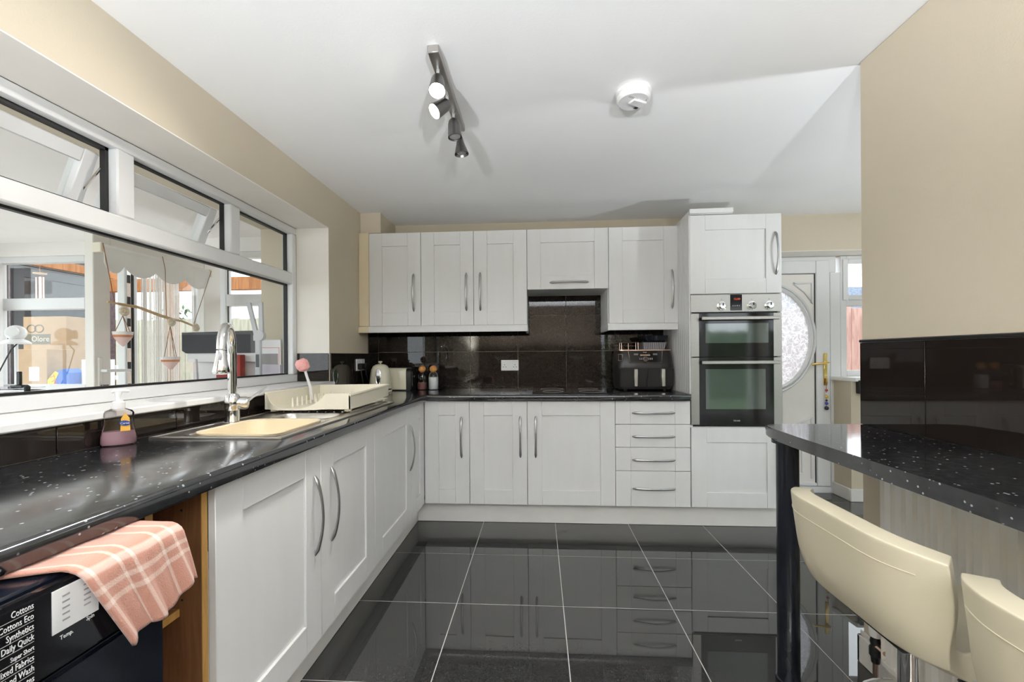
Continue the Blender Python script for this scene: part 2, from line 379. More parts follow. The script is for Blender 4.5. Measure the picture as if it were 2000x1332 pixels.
for a0, a1 in ((2.724, 2.955), (2.955, 3.354), (3.354, 3.552)): wtile(wall_left, 'left', a0, a1, .91, 1.207)
wtile(wall_left, 'left', 3.354, 3.552, 1.207, 1.41)
for k in range(7): wtile(wall_left, 'left', 2.724 - .4 * (k + 1), 2.724 - .4 * k, .91, .992)
wtile(wall_left, 'jamb', -1.588, -1.374, 1.022, 1.207)
for a0, a1 in ((1.432, 1.708), (1.032, 1.432), (.632, 1.032), (.232, .632), (-.168, .232), (-.568, -.168)): wtile(wall_right, 'right', a0, a1, .912, 1.222)
struct('trim_4', MB().box(XR - .011, XR, -.57, YR, 1.222, 1.233, .003), 'black_plastic', 'thin black edging strip above the breakfast bar tiles', 'tile trim')

# ------------------------------------------------------------------ kitchen window (window_1)
FX0, FX1 = -1.66, -1.59
win = thing('window_1', 'long white uPVC kitchen window with open top lights', 'window', (FX0, WY0, 1.02), kind='structure')
def wb(x0, x1, y0, y1, z0, z1, bev=.004): return (x0 - FX0, x1 - FX0, y0 - WY0, y1 - WY0, z0 - 1.02, z1 - 1.02, bev)
m = MB()
for a in ((FX0, FX1, WY0, WY1, 1.02, 1.07), (FX0, FX1, WY0, WY1, 1.982, 2.026), (FX0, FX1, 2.672, WY1 - .004, 1.07, 1.982), (FX0, FX1, WY0, .40, 1.07, 1.982)): m.box(*wb(*a))
obj('window_frame', m, 'upvc', win)
obj('transom', MB().box(*wb(FX0, FX1, .40, 2.672, 1.655, 1.728, .006)), 'upvc', win)
for yc in (.96, 1.558, 2.155): obj('mullion', MB().box(*wb(FX0, FX1, yc - .036, yc + .036, 1.728, 1.982, .006)), 'upvc', win)
def gask(y0, y1, z0, z1, w=.009):
    m = MB()
    for a in ((y0, y1, z0, z0 + w), (y0, y1, z1 - w, z1), (y0, y0 + w, z0, z1), (y1 - w, y1, z0, z1)): m.box(*wb(FX0 + .012, FX0 + .034, *a, 0))
    return obj('gasket', m, 'gasket', win, 'black rubber glazing seal')
gask(.40, 2.672, 1.07, 1.655); gask(2.191, 2.672, 1.728, 1.982); gask(.996, 1.522, 1.728, 1.982, .013); gask(1.594, 2.119, 1.728, 1.982, .006); gask(.4, .924, 1.728, 1.982)
obj('pane', MB().box(*wb(FX0 + .02, FX0 + .026, .40, 2.672, 1.07, 1.655, 0)), 'pane_glass', win)
obj('pane', MB().box(*wb(FX0 + .02, FX0 + .026, 2.191, 2.672, 1.728, 1.982, 0)), 'pane_glass', win)
obj('pane', MB().box(*wb(FX0 + .02, FX0 + .026, .40, .924, 1.728, 1.982, 0)), 'pane_glass', win)
for y0, y1, ang in ((1.0, 1.518, 21), (1.598, 2.115, 22)):
    s = obj('sash', MB().box(-.055, 0, 0, .052, -.25, 0, .004).box(-.055, 0, y1 - y0 - .052, y1 - y0, -.25, 0, .004).box(-.055, 0, .052, y1 - y0 - .052, -.052, 0, .004).box(-.055, 0, .052, y1 - y0 - .052, -.25, -.198, .004), 'upvc', win)
    s.location = (.004, y0 - WY0, (1.955 if y0 < 1.2 else 1.945) - 1.02); s.rotation_euler = (0, math.radians(ang), 0)
    obj('sash_pane', MB().box(-.03, -.025, .052, y1 - y0 - .052, -.198, -.052), 'pane_glass', s)
    obj('sash_handle', MB().tube([(0, (y1 - y0) / 2, -.225), (.03, (y1 - y0) / 2, -.225), (.035, (y1 - y0) / 2 + .02, -.225), (.04, (y1 - y0) / 2 + .11, -.22)], .007, 8), 'spot_metal', s)
    for q in (y0 + .005, y1 - .012): obj('stay_arm', MB().tube([wb(FX0 + .02, 0, q, 0, 1.93, 0)[0:1] + (q - WY0, 1.90 - 1.02), (-.07, q - WY0, 1.80 - 1.02)], .005, 6), 'chrome', win)
m = MB().box(-1.59, -1.34, WY0, WY1 - .002, .996, 1.02, .004).box(XW, -1.34, WY1 - .002, WY1 + .012, .996, 1.02, .004)
solo('window_sill', m, 'white_plastic', 'long white window board over the black upstand tiles behind the sink', 'window sill')

# ------------------------------------------------------------------ back door and window in the recess
YF = 3.76
dr = thing('door_1', 'white panelled back door with oval obscured glass and brass handle', 'door', (1.66, YF, 0), kind='structure')
ox = 1.66
m = MB().box(0, 2.5 - ox, 0, .06, 1.86, 1.998, .004).box(2.452 - ox, 2.535 - ox, 0, .06, 0, 1.86, .004).box(0, 2.452 - ox, 0, .06, 0, .055, .004)
obj('door_frame', m, 'upvc', dr)
DX0, DX1 = 1.50, 2.45
m = MB().box(2.335 - ox, 2.448 - ox, -.006, .05, .058, 1.965, .006).box(0, 2.335 - ox, -.006, .05, 1.856, 1.965, .006).box(0, 2.335 - ox, -.006, .05, .058, .085, .006)
sash = obj('door_sash', m, 'upvc', dr)
# panel with an oval hole
cx, cz, ra, rb = 1.955, 1.31, .335, .425
def ell(k, f=1.0, n=48): return (cx - ox + ra * f * math.cos(2 * PI * k / n), cz + rb * (1 + (f - 1) * ra / rb) * math.sin(2 * PI * k / n))
m = MB(); inner = []; outer = []
hx, hz0, hz1 = 2.335 - ox, .085, 1.856; lx = -(hx - 2 * (cx - ox))
for k in range(48):
    a = 2 * PI * k / 48; inner.append(ell(k))
    c_, s_ = math.cos(a), math.sin(a); tt = min((hx - (cx - ox)) / abs(c_) if abs(c_) > 1e-6 else 9, ((hz1 - cz) if s_ > 0 else (cz - hz0)) / abs(s_) if abs(s_) > 1e-6 else 9)
    outer.append((cx - ox + c_ * tt, cz + s_ * tt))
rr = [[(x, .012, z) for x, z in inner], [(x, .012, z) for x, z in outer], [(x, .04, z) for x, z in outer], [(x, .04, z) for x, z in inner], [(x, .012, z) for x, z in inner]]
m.rings(rr, cap=False)
for px, pz in ((hx, hz1), (hx, hz0)):
    k1 = min(range(48), key=lambda k: (outer[k][0] - px) ** 2 + (outer[k][1] - pz) ** 2)
m.box(hx - .16, hx, .013, .04, hz1 - .12, hz1).box(hx - .2, hx, .013, .04, hz0, hz0 + .4)
panel = obj('door_panel', m, 'upvc_warm', dr)
for f, r in ((1.03, .016), (1.12, .012)):
    pts = [(ell(k, f)[0], .008, ell(k, f)[1]) for k in range(49)]; obj('oval_moulding', MB().tube(pts, r, 8, upv=(0, 1, 0)), 'upvc', panel)
def strip(pts, r=.010): return obj('panel_moulding', MB().tube([(x - ox, .010, z) for x, z in pts], r, 6, upv=(0, 1, 0)), 'upvc', panel)
strip([(2.16, 1.775), (2.31, 1.775), (2.31, 1.60), (2.25, 1.70), (2.16, 1.775)])
strip([(1.70, .56), (1.95, .53), (2.15, .56), (2.30, .64)]); strip([(2.22, .50), (2.22, .16), (1.70, .16)]); strip([(1.70, .43), (2.0, .44), (2.22, .50)]); strip([(2.30, .64), (2.30, .12)])
obj('oval_pane', MB().rings([[(ell(k)[0], .022, ell(k)[1]) for k in range(48)], [(ell(k)[0], .028, ell(k)[1]) for k in range(48)]]), 'obscure_glass', dr)
h = obj('door_handle', MB().box(2.388 - ox, 2.418 - ox, -.016, -.004, .91, 1.18, .004), 'brass', dr, 'polished brass lever handle on a long plate')
obj('lever', MB().tube([(2.403 - ox, -.01, 1.10), (2.403 - ox, -.045, 1.10), (2.38 - ox, -.05, 1.10), (2.27 - ox, -.05, 1.088)], .010, 10), 'brass', h)
obj('gasket', MB().box(2.329 - ox, 2.334 - ox, .006, .014, .085, 1.856).box(0, 2.33 - ox, .006, .014, 1.852, 1.857), 'gasket', dr)
kc = thing('key_chain', 'string of coloured beads hanging from the brass door handle', 'key chain', (2.403, YF - .022, .72))
obj('cord', MB().tube([(0, -.012, .22), (0, 0, .17), (0, 0, 0)], .002, 6), 'string', kc)
obj('key', MB().box(-.006, .006, -.004, .0, .20, .25), 'brass', kc)
for z, r, mt in ((.15, .011, 'bead_red'), (.12, .008, 'pot_white'), (.095, .013, 'bead_gold'), (.065, .009, 'bead_dark'), (.04, .013, 'bead_blue'), (0, .017, 'bead_dark')): obj('bead', MB().sphere((0, 0, z), r), mt, kc)
w2 = thing('window_2', 'small white window with top light beside the back door', 'window', (2.535, YF, .985), kind='structure')
m = MB().frame(0, .765, 0, 1.013, 0, .06, .05).box(.05, .715, 0, .06, .59, .66, .004)
obj('window_frame', m, 'upvc', w2)
obj('sash', MB().frame(.015, .74, .64, .985, -.012, .0, .042), 'upvc', w2)
obj('pane', MB().box(.05, .715, .028, .034, .05, .59), 'pane_glass', w2); obj('pane', MB().box(.05, .715, .028, .034, .66, .965), 'pane_glass', w2)
m = MB().prism([(2.45, YF), (2.452, YF - .02), (2.49, YK - .03), (3.3, YK - .03), (3.3, YF)], 'z', .956, .985)
solo('window_sill', m, 'white_plastic', 'short white window board on the low wall beside the back door', 'window sill')
vb = thing('wall_vent_box', 'small black box fixed to the low wall beside the back door', 'vent', (2.51, YK - .002, .86))
obj('housing', MB().frame(0, .09, 0, .105, -.035, 0, .012), 'black_plastic', vb); obj('flap', MB().box(.012, .078, -.028, -.006, .012, .05, .004), 'grey_plastic', vb)

# ------------------------------------------------------------------ fitted units
def door_mb(w, h, st=.1, rl=.1, t=.02, slab=False):
    m = MB(); b = .0016
    m.box(0, st, -t, 0, 0, h, b).box(w - st, w, -t, 0, 0, h, b)
    if slab: m.box(st, w - st, -t, 0, 0, h, b)
    else: m.box(st, w - st, -t, 0, 0, rl, b).box(st, w - st, -t, 0, h - rl, h, b).box(st - .005, w - st + .005, -t + .009, -.004, rl - .005, h - rl + .005)
    return m
def handle(parent, x, z, L, horiz=False, y=-.02):
    pts = []; rs = []
    for k in range(17):
        u = k / 16; a = (u - .5) * L; d = .03 * math.sin(PI * u) ** .75 if 0 < u < 1 else 0
        pts.append((x + a, y - .003 - d, z) if horiz else (x, y - .003 - d, z + a)); rs.append(.0065 + .0035 * (abs(u - .5) * 2) ** 3 - (.006 if u in (0, 1) else 0))
    return obj('handle', MB().tube(pts, rs, 10, upv=(0, -1, 0), flat=.7), 'handle_metal', parent, 'brushed metal bow handle')
def unit(name, label, x, y, z, rz, doors, body, cat='cabinet', group=None, bodymat='white_unit'):
    """doors: (x, z, w, h, handle) in local coordinates; handle = ('v', x, z) or ('h', x, z) or None"""
    t = thing(name, label, cat, (x, y, z), rz, group)
    if body: obj('body', body, bodymat, t)
    for d in doors:
        dx, dz, w, h, hd = d[:5]; kind = d[5] if len(d) > 5 else 'door'
        st = min(.1, w * .33)
        o = obj('drawer' if kind == 'drawer' else 'door', door_mb(w - .003, h - .003, st, .1, slab=kind == 'drawer'), 'white_unit', t); o.location = (dx + .0015, 0, dz)
        if hd: handle(o, hd[1] - dx - .0015, hd[2] - dz, .285, hd[0] == 'h')
    return t
BD = YK - .01 - (YD + .02)   # carcass depth
def carcass(w, d, h): return MB().box(.001, w - .001, .001, d, 0, h)
yb = YD + .02
H = .72; Z0 = .15
unit('base_cabinet', 'narrow white base cabinet filling the inner corner under the worktop', -.8065, yb, Z0, 0, [(0, 0, .3195, H, ('v', .264, .465))], carcass(.3195, BD, H))
unit('base_cabinet', 'white base cabinet with one door left of the wide hob cabinet', -.487, yb, Z0, 0, [(0, 0, .402, H, ('v', .354, .47))], carcass(.402, BD, H))
unit('base_cabinet', 'wide white base cabinet with one door below the black hob', -.085, yb, Z0, 0, [(0, 0, .6, H, ('v', .058, .47))], carcass(.6, BD, H))
unit('drawer_unit', 'white base unit with four drawers beside the oven housing', .515, yb, Z0, 0, [(0, .56, .5, .16, ('h', .255, .637), 'drawer'), (0, .403, .5, .157, ('h', .255, .477), 'drawer'), (0, .243, .5, .16, ('h', .255, .318), 'drawer'), (0, 0, .5, .243, ('h', .255, .124), 'drawer')], carcass(.5, BD, H), 'drawer unit')
# tall housing
tall = unit('oven_housing', 'tall white cupboard around the built-in double oven', 1.018, yb, Z0, 0, [(0, 0, .597, .54, ('v', .557, .29)), (0, 1.436, .597, .532, ('v', .557, 1.70))],
            MB().box(.002, .02, .001, BD, 0, 1.968).box(.577, .595, .001, BD, 0, 1.968).box(.02, .577, BD - .02, BD, 0, 1.968).box(.02, .577, .001, BD - .02, .52, .54).box(.02, .577, .001, BD - .02, 1.42, 1.44).box(.02, .577, .001, BD - .02, 1.95, 1.968).box(.02, .577, .001, BD - .02, 0, .02), 'cupboard')
def ribbed(depth, h, pitch=.045, t=.008):
    m = MB(); n = max(1, round(depth / pitch)); p = depth / n
    for k in range(n): m.box(-t, 0, k * p + .0015, (k + 1) * p - .0015, 0, h, .002)
    m.box(-.003, 0, 0, depth, 0, h); return m
o = obj('end_panel', ribbed(BD + .018, 1.968 - .762, .04), 'white_unit', tall, 'grooved white side panel'); o.location = (.0015, -.018, .762)
solo('cornice_offcut', MB().box(-.005, .27, 0, .5, 0, .036, .003).box(-.012, .27, -.012, 0, .004, .036, .003), 'white_unit', 'white length of cornice lying on top of the tall oven cupboard', 'trim', (1.025, YD - .005, 2.1185), -.03)
# left run, local x runs away from the camera
def L(y): return dict(x=XD - .02, y=y, z=Z0, rz=PI / 2)
LD = abs(XW - (XD - .02)) - .01
unit('sink_cabinet', 'white two-door cabinet under the sink with facing bow handles', **L(1.012), doors=[(0, 0, .515, H, ('v', .468, .465)), (.515, 0, .516, H, ('v', .590, .465))], body=MB().box(.001, .02, .001, LD, 0, .55).box(1.01, 1.03, .001, LD, 0, H).box(.02, 1.01, .001, LD, 0, .02).box(.02, 1.01, LD - .015, LD, .02, .55))
unit('base_cabinet', 'white base cabinet with one door below the draining rack', **L(2.043), doors=[(0, 0, .61, H, ('v', .565, .462))], body=carcass(.61, LD, H))
unit('base_cabinet', 'slim white corner door between the draining rack cabinet and back run', **L(2.653), doors=[(0, 0, .29, H, None)], body=carcass(.27, .12, H).box(.27, .291, .001, .05, 0, H))
t = thing('shelf_unit', 'narrow open oak-edged shelf unit with no door beside the washing machine', 'shelf unit', (XD - .02, .842, .15), PI / 2)
w = .168
obj('side_panel', MB().box(0, .018, 0, LD, 0, H), 'carcass_brown', t); obj('side_panel', MB().box(w - .018, w, 0, LD, 0, H), 'carcass_brown', t)
obj('back_panel', MB().box(.018, w - .018, LD - .01, LD, 0, H), 'carcass_brown', t)
for z in (0, .702): obj('shelf', MB().box(.018, w - .018, .002, LD - .01, z, z + .018), 'carcass_brown', t)
sh = obj('shelf', MB().box(.018, w - .018, .06, LD - .01, .40, .418), 'carcass_brown', t)
obj('edging', MB().box(.018, w - .018, .057, .06, .40, .418), 'oak_edging', sh)
obj('edging', MB().box(0, .018, -.002, 0, 0, H).box(w - .018, w, -.002, 0, 0, H).box(.018, w - .018, -.001, .002, .702, H), 'oak_edging', t, 'golden oak front edging')
for z in (.66, .60, .50, .44): obj('shelf_pin_hole', MB().tube([(w - .0185, .05, z), (w - .0178, .05, z)], .003, 8), 'gasket', t)
solo('plinth', MB().box(-.893, -.875, .842, YD + .07, .001, .148, .002), 'plinth_white', 'white plinth board below the sink run of cabinets', 'plinth')
solo('plinth', MB().box(-.875, 1.615, YD + .068, YD + .086, .001, .148, .002), 'plinth_white', 'white plinth board below the hob, drawers and oven cupboard', 'plinth')
# wall units
YW = 3.18; yw = YW + .02; WD = YK - .01 - yw; ZW = 1.412; HW = .709
unit('wall_cabinet', 'single white wall cabinet over the kettle and toaster', -1.29, yw, ZW, 0, [(0, 0, .402, HW, ('v', .347, .25))], carcass(.402, WD, HW))
unit('wall_cabinet', 'double white wall cabinet left of the raised hood cabinet', -.888, yw, ZW, 0, [(0, 0, .402, HW, ('v', .347, .25)), (.402, 0, .401, HW, ('v', .452, .25))], carcass(.803, WD, HW))
unit('wall_cabinet', 'short raised white cabinet with a lift-up door above the hob', -.085, yw, 1.671, 0, [(0, 0, .6, .45, ('h', .31, .05))], carcass(.6, WD, .45))
dcab = unit('wall_cabinet', 'white wall cabinet above the air fryer beside the oven cupboard', .515, yw, ZW, 0, [(0, 0, .5, HW, ('v', .456, .245))], carcass(.5, WD, HW))
o = obj('end_panel', ribbed(WD, .262, .04, .006), 'white_unit', dcab, 'grooved white side panel'); o.location = (0, 0, -.002)
solo('filler_panel', MB().box(XW + .001, -1.292, YW + .004, YW + .022, ZW, ZW + .715, .002), 'cream_filler', 'yellowed cream filler strip between the window wall and wall cabinets', 'filler panel')
def pelmet(x0, x1, left=False, right=False):
    m = MB().prism([(YW - .012, 1.362), (YW - .012, 1.395), (YW - .002, 1.4105), (YW + .02, 1.4105), (YW + .02, 1.362)], 'x', x0, x1)
    if left: m.box(x0, x0 + .02, YW + .02, YK - .012, 1.362, 1.4105, .003)
    if right: m.box(x1 - .02, x1, YW + .02, YK - .012, 1.362, 1.4105, .003)
    return m
pl_ = solo('pelmet', pelmet(-1.29, -.083, right=True), 'white_unit', 'white light pelmet below the three left wall cabinet doors', 'pelmet')
obj('pelmet_end', pelmet(XW + .002, -1.29), 'cream_filler', pl_, 'yellowed cream end of the pelmet')
solo('pelmet', pelmet(.507, 1.008, left=True), 'white_unit', 'short white pelmet below the wall cabinet above the air fryer', 'pelmet')

# ------------------------------------------------------------------ worktops
def nose(a_back, a_front, z0=.87, z1=.91, r=.012):
    s = 1 if a_front > a_back else -1; f = a_front
    return [(a_back, z0), (f - s * .004, z0), (f, z0 + .006)] + [(f - s * (r - r * math.cos(t)), z1 - r + r * math.sin(t)) for t in (PI / 8 * k for k in range(5))] + [(a_back, z1)]
SX0, SX1, SY0, SY1 = -1.318, -.858, 1.365, 2.46
hx0, hx1, hy0, hy1 = SX0 + .02, SX1 - .02, SY0 + .02, 2.02
m = MB().prism(nose(hx1, -.775), 'y', -.7, YD - .03)
m.box(XW + .009, hx1, -.7, hy0, .87, .91).box(XW + .009, hx0, hy0, hy1, .87, .91).box(XW + .009, hx1, hy1, YK - .009, .87, .91).box(hx1, -.8, YD - .03, YK - .009, .87, .91)
solo('worktop', m, 'worktop_black', 'long black flecked worktop below the kitchen window holding the sink', 'worktop')
m = MB().prism(nose(YK - .009, 2.915), 'x', -.7995, 1.009)
solo('worktop', m, 'worktop_black', 'black flecked worktop along the back wall holding the hob', 'worktop')
bar_pts = [(XR - .002, YR - .002), (.93, YR - .002), (.885, YR - .006), (.862, YR - .02), (.850, YR - .05), (.840, YR - .14), (.834, YR - .3), (.832, 1.1), (.832, -.4), (XR - .002, -.4)]
m = MB()
m.prism(bar_pts, 'z', .872, .912)
bmesh.ops.bevel(m.bm, geom=[e for e in m.bm.edges if abs(e.verts[0].co.z - e.verts[1].co.z) < 1e-4 and e.verts[0].co.x < 1.2], offset=.005, segments=2, affect='EDGES')
bar = thing('breakfast_bar', 'black breakfast bar top on a round black leg against the partition', 'breakfast bar', (.892, 1.6, 0))
o = obj('bar_top', m, 'bar_black', bar); o.location = (-.892, -1.6, 0)
obj('leg', MB().lathe([(.042, 0), (.042, .012), (.036, .014), (.036, .858), (.05, .86), (.05, .872)], n=28), 'dark_leg', bar)
hb = thing('hob', 'flat black glass hob set in the back worktop', 'hob', (-.05, 3.0, .9102))
obj('hob_glass', MB().box(0, .58, 0, .5, 0, .006, .002), 'black_gloss', hb)
for x, y, r in ((.15, .14, .075), (.15, .36, .09), (.43, .14, .09), (.43, .36, .075)): obj('cooking_zone', MB().tube([(x + r * math.cos(a), y + r * math.sin(a), .0062) for a in (2 * PI * k / 32 for k in range(33))], .0008, 4), 'print_grey', hb)

# ------------------------------------------------------------------ oven
ov = thing('double_oven', 'built-in stainless double oven with two glazed doors', 'oven', (1.018, YD, .70))
def ob(x0, x1, z0, z1, y0, y1, bev=.002): return MB().box(x0, x1, y0, y1, z0, z1, bev)
obj('body', MB().box(.024, .573, .0195, .55, -.004, .866), 'black_plastic', ov)
cp = obj('control_panel', ob(.002, .595, .762, .88, 0, .019), 'oven_steel', ov)
dsp = obj('display', ob(.262, .337, .772, .878, -.003, .0, 0), 'black_gloss', cp)
text('12:00', .020, 'screen_orange', dsp, (.282, -.0035, .842), (PI / 2, 0, 0))
for k in range(4): obj('button', ob(.274 + .014 * k, .281 + .014 * k, .800, .807, -.005, -.003, 0), 'print_grey', dsp)
for x in (.205, .401, .513):
    kn = obj('knob', MB().lathe([(.030, 0), (.030, .004), (.022, .006), (.021, .024), (.018, .027)], (x, 0, .803), 24, d=(0, -1, 0)), 'chrome', cp); obj('pointer', ob(x - .003, x + .003, .803, .822, -.030, -.026, 0), 'black_plastic', kn)
    obj('mark', ob(x - .004, x + .004, .842, .850, -.001, 0, 0), 'print_grey', cp)
for z0, z1, wz0, wz1, hz in ((.463, .755, .555, .686, .718), (.006, .458, .112, .380, .425)):
    d = obj('oven_door', ob(.002, .595, z0, z1, 0, .019), 'oven_steel', ov)
    obj('door_glass', ob(.057, .541, z0, z1, -.002, .0), 'oven_glass', d)
    obj('viewing_window', ob(.098, .506 if z0 > .4 else .486, wz0, wz1, -.0035, -.002, 0), 'oven_window', d)
    hd = obj('oven_handle', MB().box(.062, .560, -.045, -.033, hz - .011, hz + .011, .003), 'oven_steel', d)
    for x in (.075, .535): obj('handle_post', ob(x, x + .016, hz - .007, hz + .007, -.034, -.001, 0), 'black_plastic', hd)
text('TECNIK', .013, 'print_white', ov, (.276, -.0028, .030), (PI / 2, 0, 0))

# ------------------------------------------------------------------ sink, tap, bowl
sk = thing('sink', 'stainless steel inset sink with bowl, small bowl and drainer', 'sink', (SX0, SY0, .9105))
w_, l_ = SX1 - SX0, SY1 - SY0
def rrect(x0, x1, y0, y1, r, z, n=6):
    out = []
    for cx_, cy_, a0 in ((x1 - r, y1 - r, 0), (x0 + r, y1 - r, PI / 2), (x0 + r, y0 + r, PI), (x1 - r, y0 + r, 1.5 * PI)):
        for k in range(n + 1): a = a0 + PI / 2 * k / n; out.append((cx_ + r * math.cos(a), cy_ + r * math.sin(a), z))
    return out
# flat plate around the bowls
m = MB(); e = .0015
b1 = (.085, w_ - .035, .035, .40); b2 = (.12, w_ - .06, .435, .60)
for x0, x1, y0, y1 in ((0, w_, 0, b1[2]), (0, b1[0], b1[2], b1[3]), (b1[1], w_, b1[2], b1[3]), (0, w_, b1[3], b2[2]), (0, b2[0], b2[2], b2[3]), (b2[1], w_, b2[2], b2[3]), (0, w_, b2[3], l_)): m.box(x0, x1, y0, y1, 0, .003)
m.tube([(0, 0, .002), (w_, 0, .002), (w_, l_, .002), (0, l_, .002), (0, 0, .002)], .0045, 8)
obj('rim', m, 'stainless', sk)
for (x0, x1, y0, y1), dep, nm in ((b1, .16, 'main_bowl'), (b2, .09, 'half_bowl')):
    rs = [rrect(x0 - .006, x1 + .006, y0 - .006, y1 + .006, .045, .004), rrect(x0, x1, y0, y1, .045, .0045), rrect(x0 + .006, x1 - .006, y0 + .006, y1 - .006, .045, -.006), rrect(x0 + .015, x1 - .015, y0 + .015, y1 - .015, .045, -dep + .02), rrect(x0 + .04, x1 - .04, y0 + .04, y1 - .04, .03, -dep)]
    mm = MB().rings(rs, cap=False); mm.bm.verts.ensure_lookup_table(); mm.bm.faces.new(list(mm.bm.verts)[-28:]); obj(nm, mm, 'stainless', sk)
for k in range(9): obj('drainer_rib', MB().tube([(.07 + .042 * k, .65, .003), (.07 + .042 * k, .67, .0055), (.07 + .042 * k, 1.05, .0055), (.07 + .042 * k, 1.07, .003)], .005, 6), 'stainless', sk)
bw = thing('washing_up_bowl', 'cream plastic washing-up bowl sitting in the sink', 'bowl', (SX0 + (b1[0] + b1[1]) / 2, SY0 + (b1[2] + b1[3]) / 2, .765))
a_, c_ = (b1[1] - b1[0]) / 2 - .018, (b1[3] - b1[2]) / 2 - .018
rs = [rrect(-a_ * .8, a_ * .8, -c_ * .8, c_ * .8, .05, 0), rrect(-a_ + .006, a_ - .006, -c_ + .006, c_ - .006, .06, .132), rrect(-a_ - .008, a_ + .008, -c_ - .008, c_ + .008, .06, .152), rrect(-a_ - .008, a_ + .008, -c_ - .008, c_ + .008, .06, .156), rrect(-a_ + .004, a_ - .004, -c_ + .004, c_ - .004, .06, .152), rrect(-a_ * .78, a_ * .78, -c_ * .78, c_ * .78, .05, .006)]
obj('bowl', MB().rings(rs), 'bowl_plastic', bw)
tp = thing('kitchen_tap', 'chrome gooseneck mixer tap with pull-out spray head behind the sink', 'tap', (-1.275, 1.70, .9137))
obj('base', MB().lathe([(.029, 0), (.029, .006), (.027, .012), (.026, .055)], n=24), 'chrome', tp)
obj('valve_body', MB().lathe([(.026, .05), (.029, .06), (.029, .10), (.022, .115), (.018, .12)], n=24).lathe([(.026, 0), (.027, .045), (.022, .055), (.005, .058)], (0, .005, .08), 20, d=(.75, .35, -.05)), 'chrome', tp)
obj('lever', MB().tube([(.045, .03, .085), (.06, .075, .115), (.072, .115, .135)], [.006, .005, .004], 8), 'chrome', tp)
dx, dy = .085 / .2, -.18 / .2; R_ = .085; pts = [(0, 0, .11), (0, 0, .28)]
for k in range(1, 13):
    a = PI * k / 12 * .98; q = R_ * (1 - math.cos(a)); pts.append((dx * q, dy * q, .295 + R_ * math.sin(a) * 1.15))
obj('spout', MB().tube(pts, .0165, 14, upv=(dy, -dx, 0)), 'chrome', tp)
q = 2 * R_
hd = obj('spray_head', MB().lathe([(.0165, 0), (.018, -.02), (.024, -.055), (.029, -.082), (.026, -.088), (.01, -.09)], (dx * q, dy * q, .295), 20, d=(-.06, .1, 1)), 'chrome', tp)
obj('spray_button', MB().sphere((dx * q + .012, dy * q - .022, .275), .011, sc=(.6, .6, 1.5)), 'grey_plastic', hd)

# dish rack
rk = thing('dish_rack', 'cream plastic dish draining rack standing on the drainer', 'dish rack', (-1.31, 1.955, .9215))
wx, ly, zt = .42, .52, .088
m = MB()
def wall_strip(pts_top, base, t):   # vertical wall from base z to per-point top
    pass
def rackwall(pts, th):
    """pts: (x, y, z0, z1); th = inward offset vector"""
    a = [[(x, y, z0), (x, y, z1)] for x, y, z0, z1 in pts]; tx, ty = th
    ring = [[(x, y, z0), (x + tx, y + ty, z0), (x + tx, y + ty, z1), (x, y, z1)] for x, y, z0, z1 in pts]
    return MB().rings(ring)
dip = []
for k in range(33):
    u = k / 32; x = u * wx
    g = max(0, 1 - abs((u - .38) / .34) ** 3) if abs(u - .38) < .34 else 0
    dip.append((x, -.045 * g, .014, zt - (zt - .022) * (g ** .8)))
obj('front_wall', rackwall(dip, (0, .005)), 'cream_plastic', rk)
obj('side_wall', rackwall([(0, 0, .014, zt), (0, ly, .014, zt)], (.005, 0)), 'cream_plastic', rk)
obj('side_wall', rackwall([(wx, 0, .014, zt - .01), (wx, .12, .014, zt - .006), (wx, ly, .03, zt + .004)], (-.005, 0)), 'cream_plastic', rk)
obj('back_wall', rackwall([(0, ly, .014, zt), (wx, ly, .03, zt + .004)], (0, -.005)), 'cream_plastic', rk)
obj('tray', MB().box(.004, wx - .004, .004, ly - .004, .012, .017), 'cream_plastic', rk)
obj('rim', MB().tube([(0, 0, zt), (0, ly, zt), (wx, ly, zt + .004), (wx, .12, zt - .006), (wx, 0, zt - .01)], .006, 8), 'cream_plastic', rk)
for k in range(11):
    for x in (.10, .22, .34):
        obj('plate_peg', MB().lathe([(.006, .016), (.004, .05), (.002, .062)], (x, .07 + .042 * k, 0), 8), 'cream_plastic', rk)
for x, y in ((.02, .02), (wx - .04, .03), (.02, ly - .04), (wx - .04, ly - .05)): obj('foot', MB().box(x, x + .025, y, y + .025, 0, .014), 'cream_plastic', rk)
br = thing('dish_brush', 'pink-headed dish brush with white handle standing in the rack', 'brush', (-1.28, 2.33, .9395))
obj('handle', MB().tube([(0, 0, 0), (-.004, -.005, .07), (-.02, -.012, .13), (-.03, -.02, .18)], [.010, .009, .007, .008], 10), 'white_plastic', br)
obj('bristles', MB().lathe([(.010, 0), (.030, .012), (.036, .035), (.034, .055), (.02, .07)], (-.025, -.018, .165), 18, d=(-.35, -.3, 1)), 'pink_bristle', br)

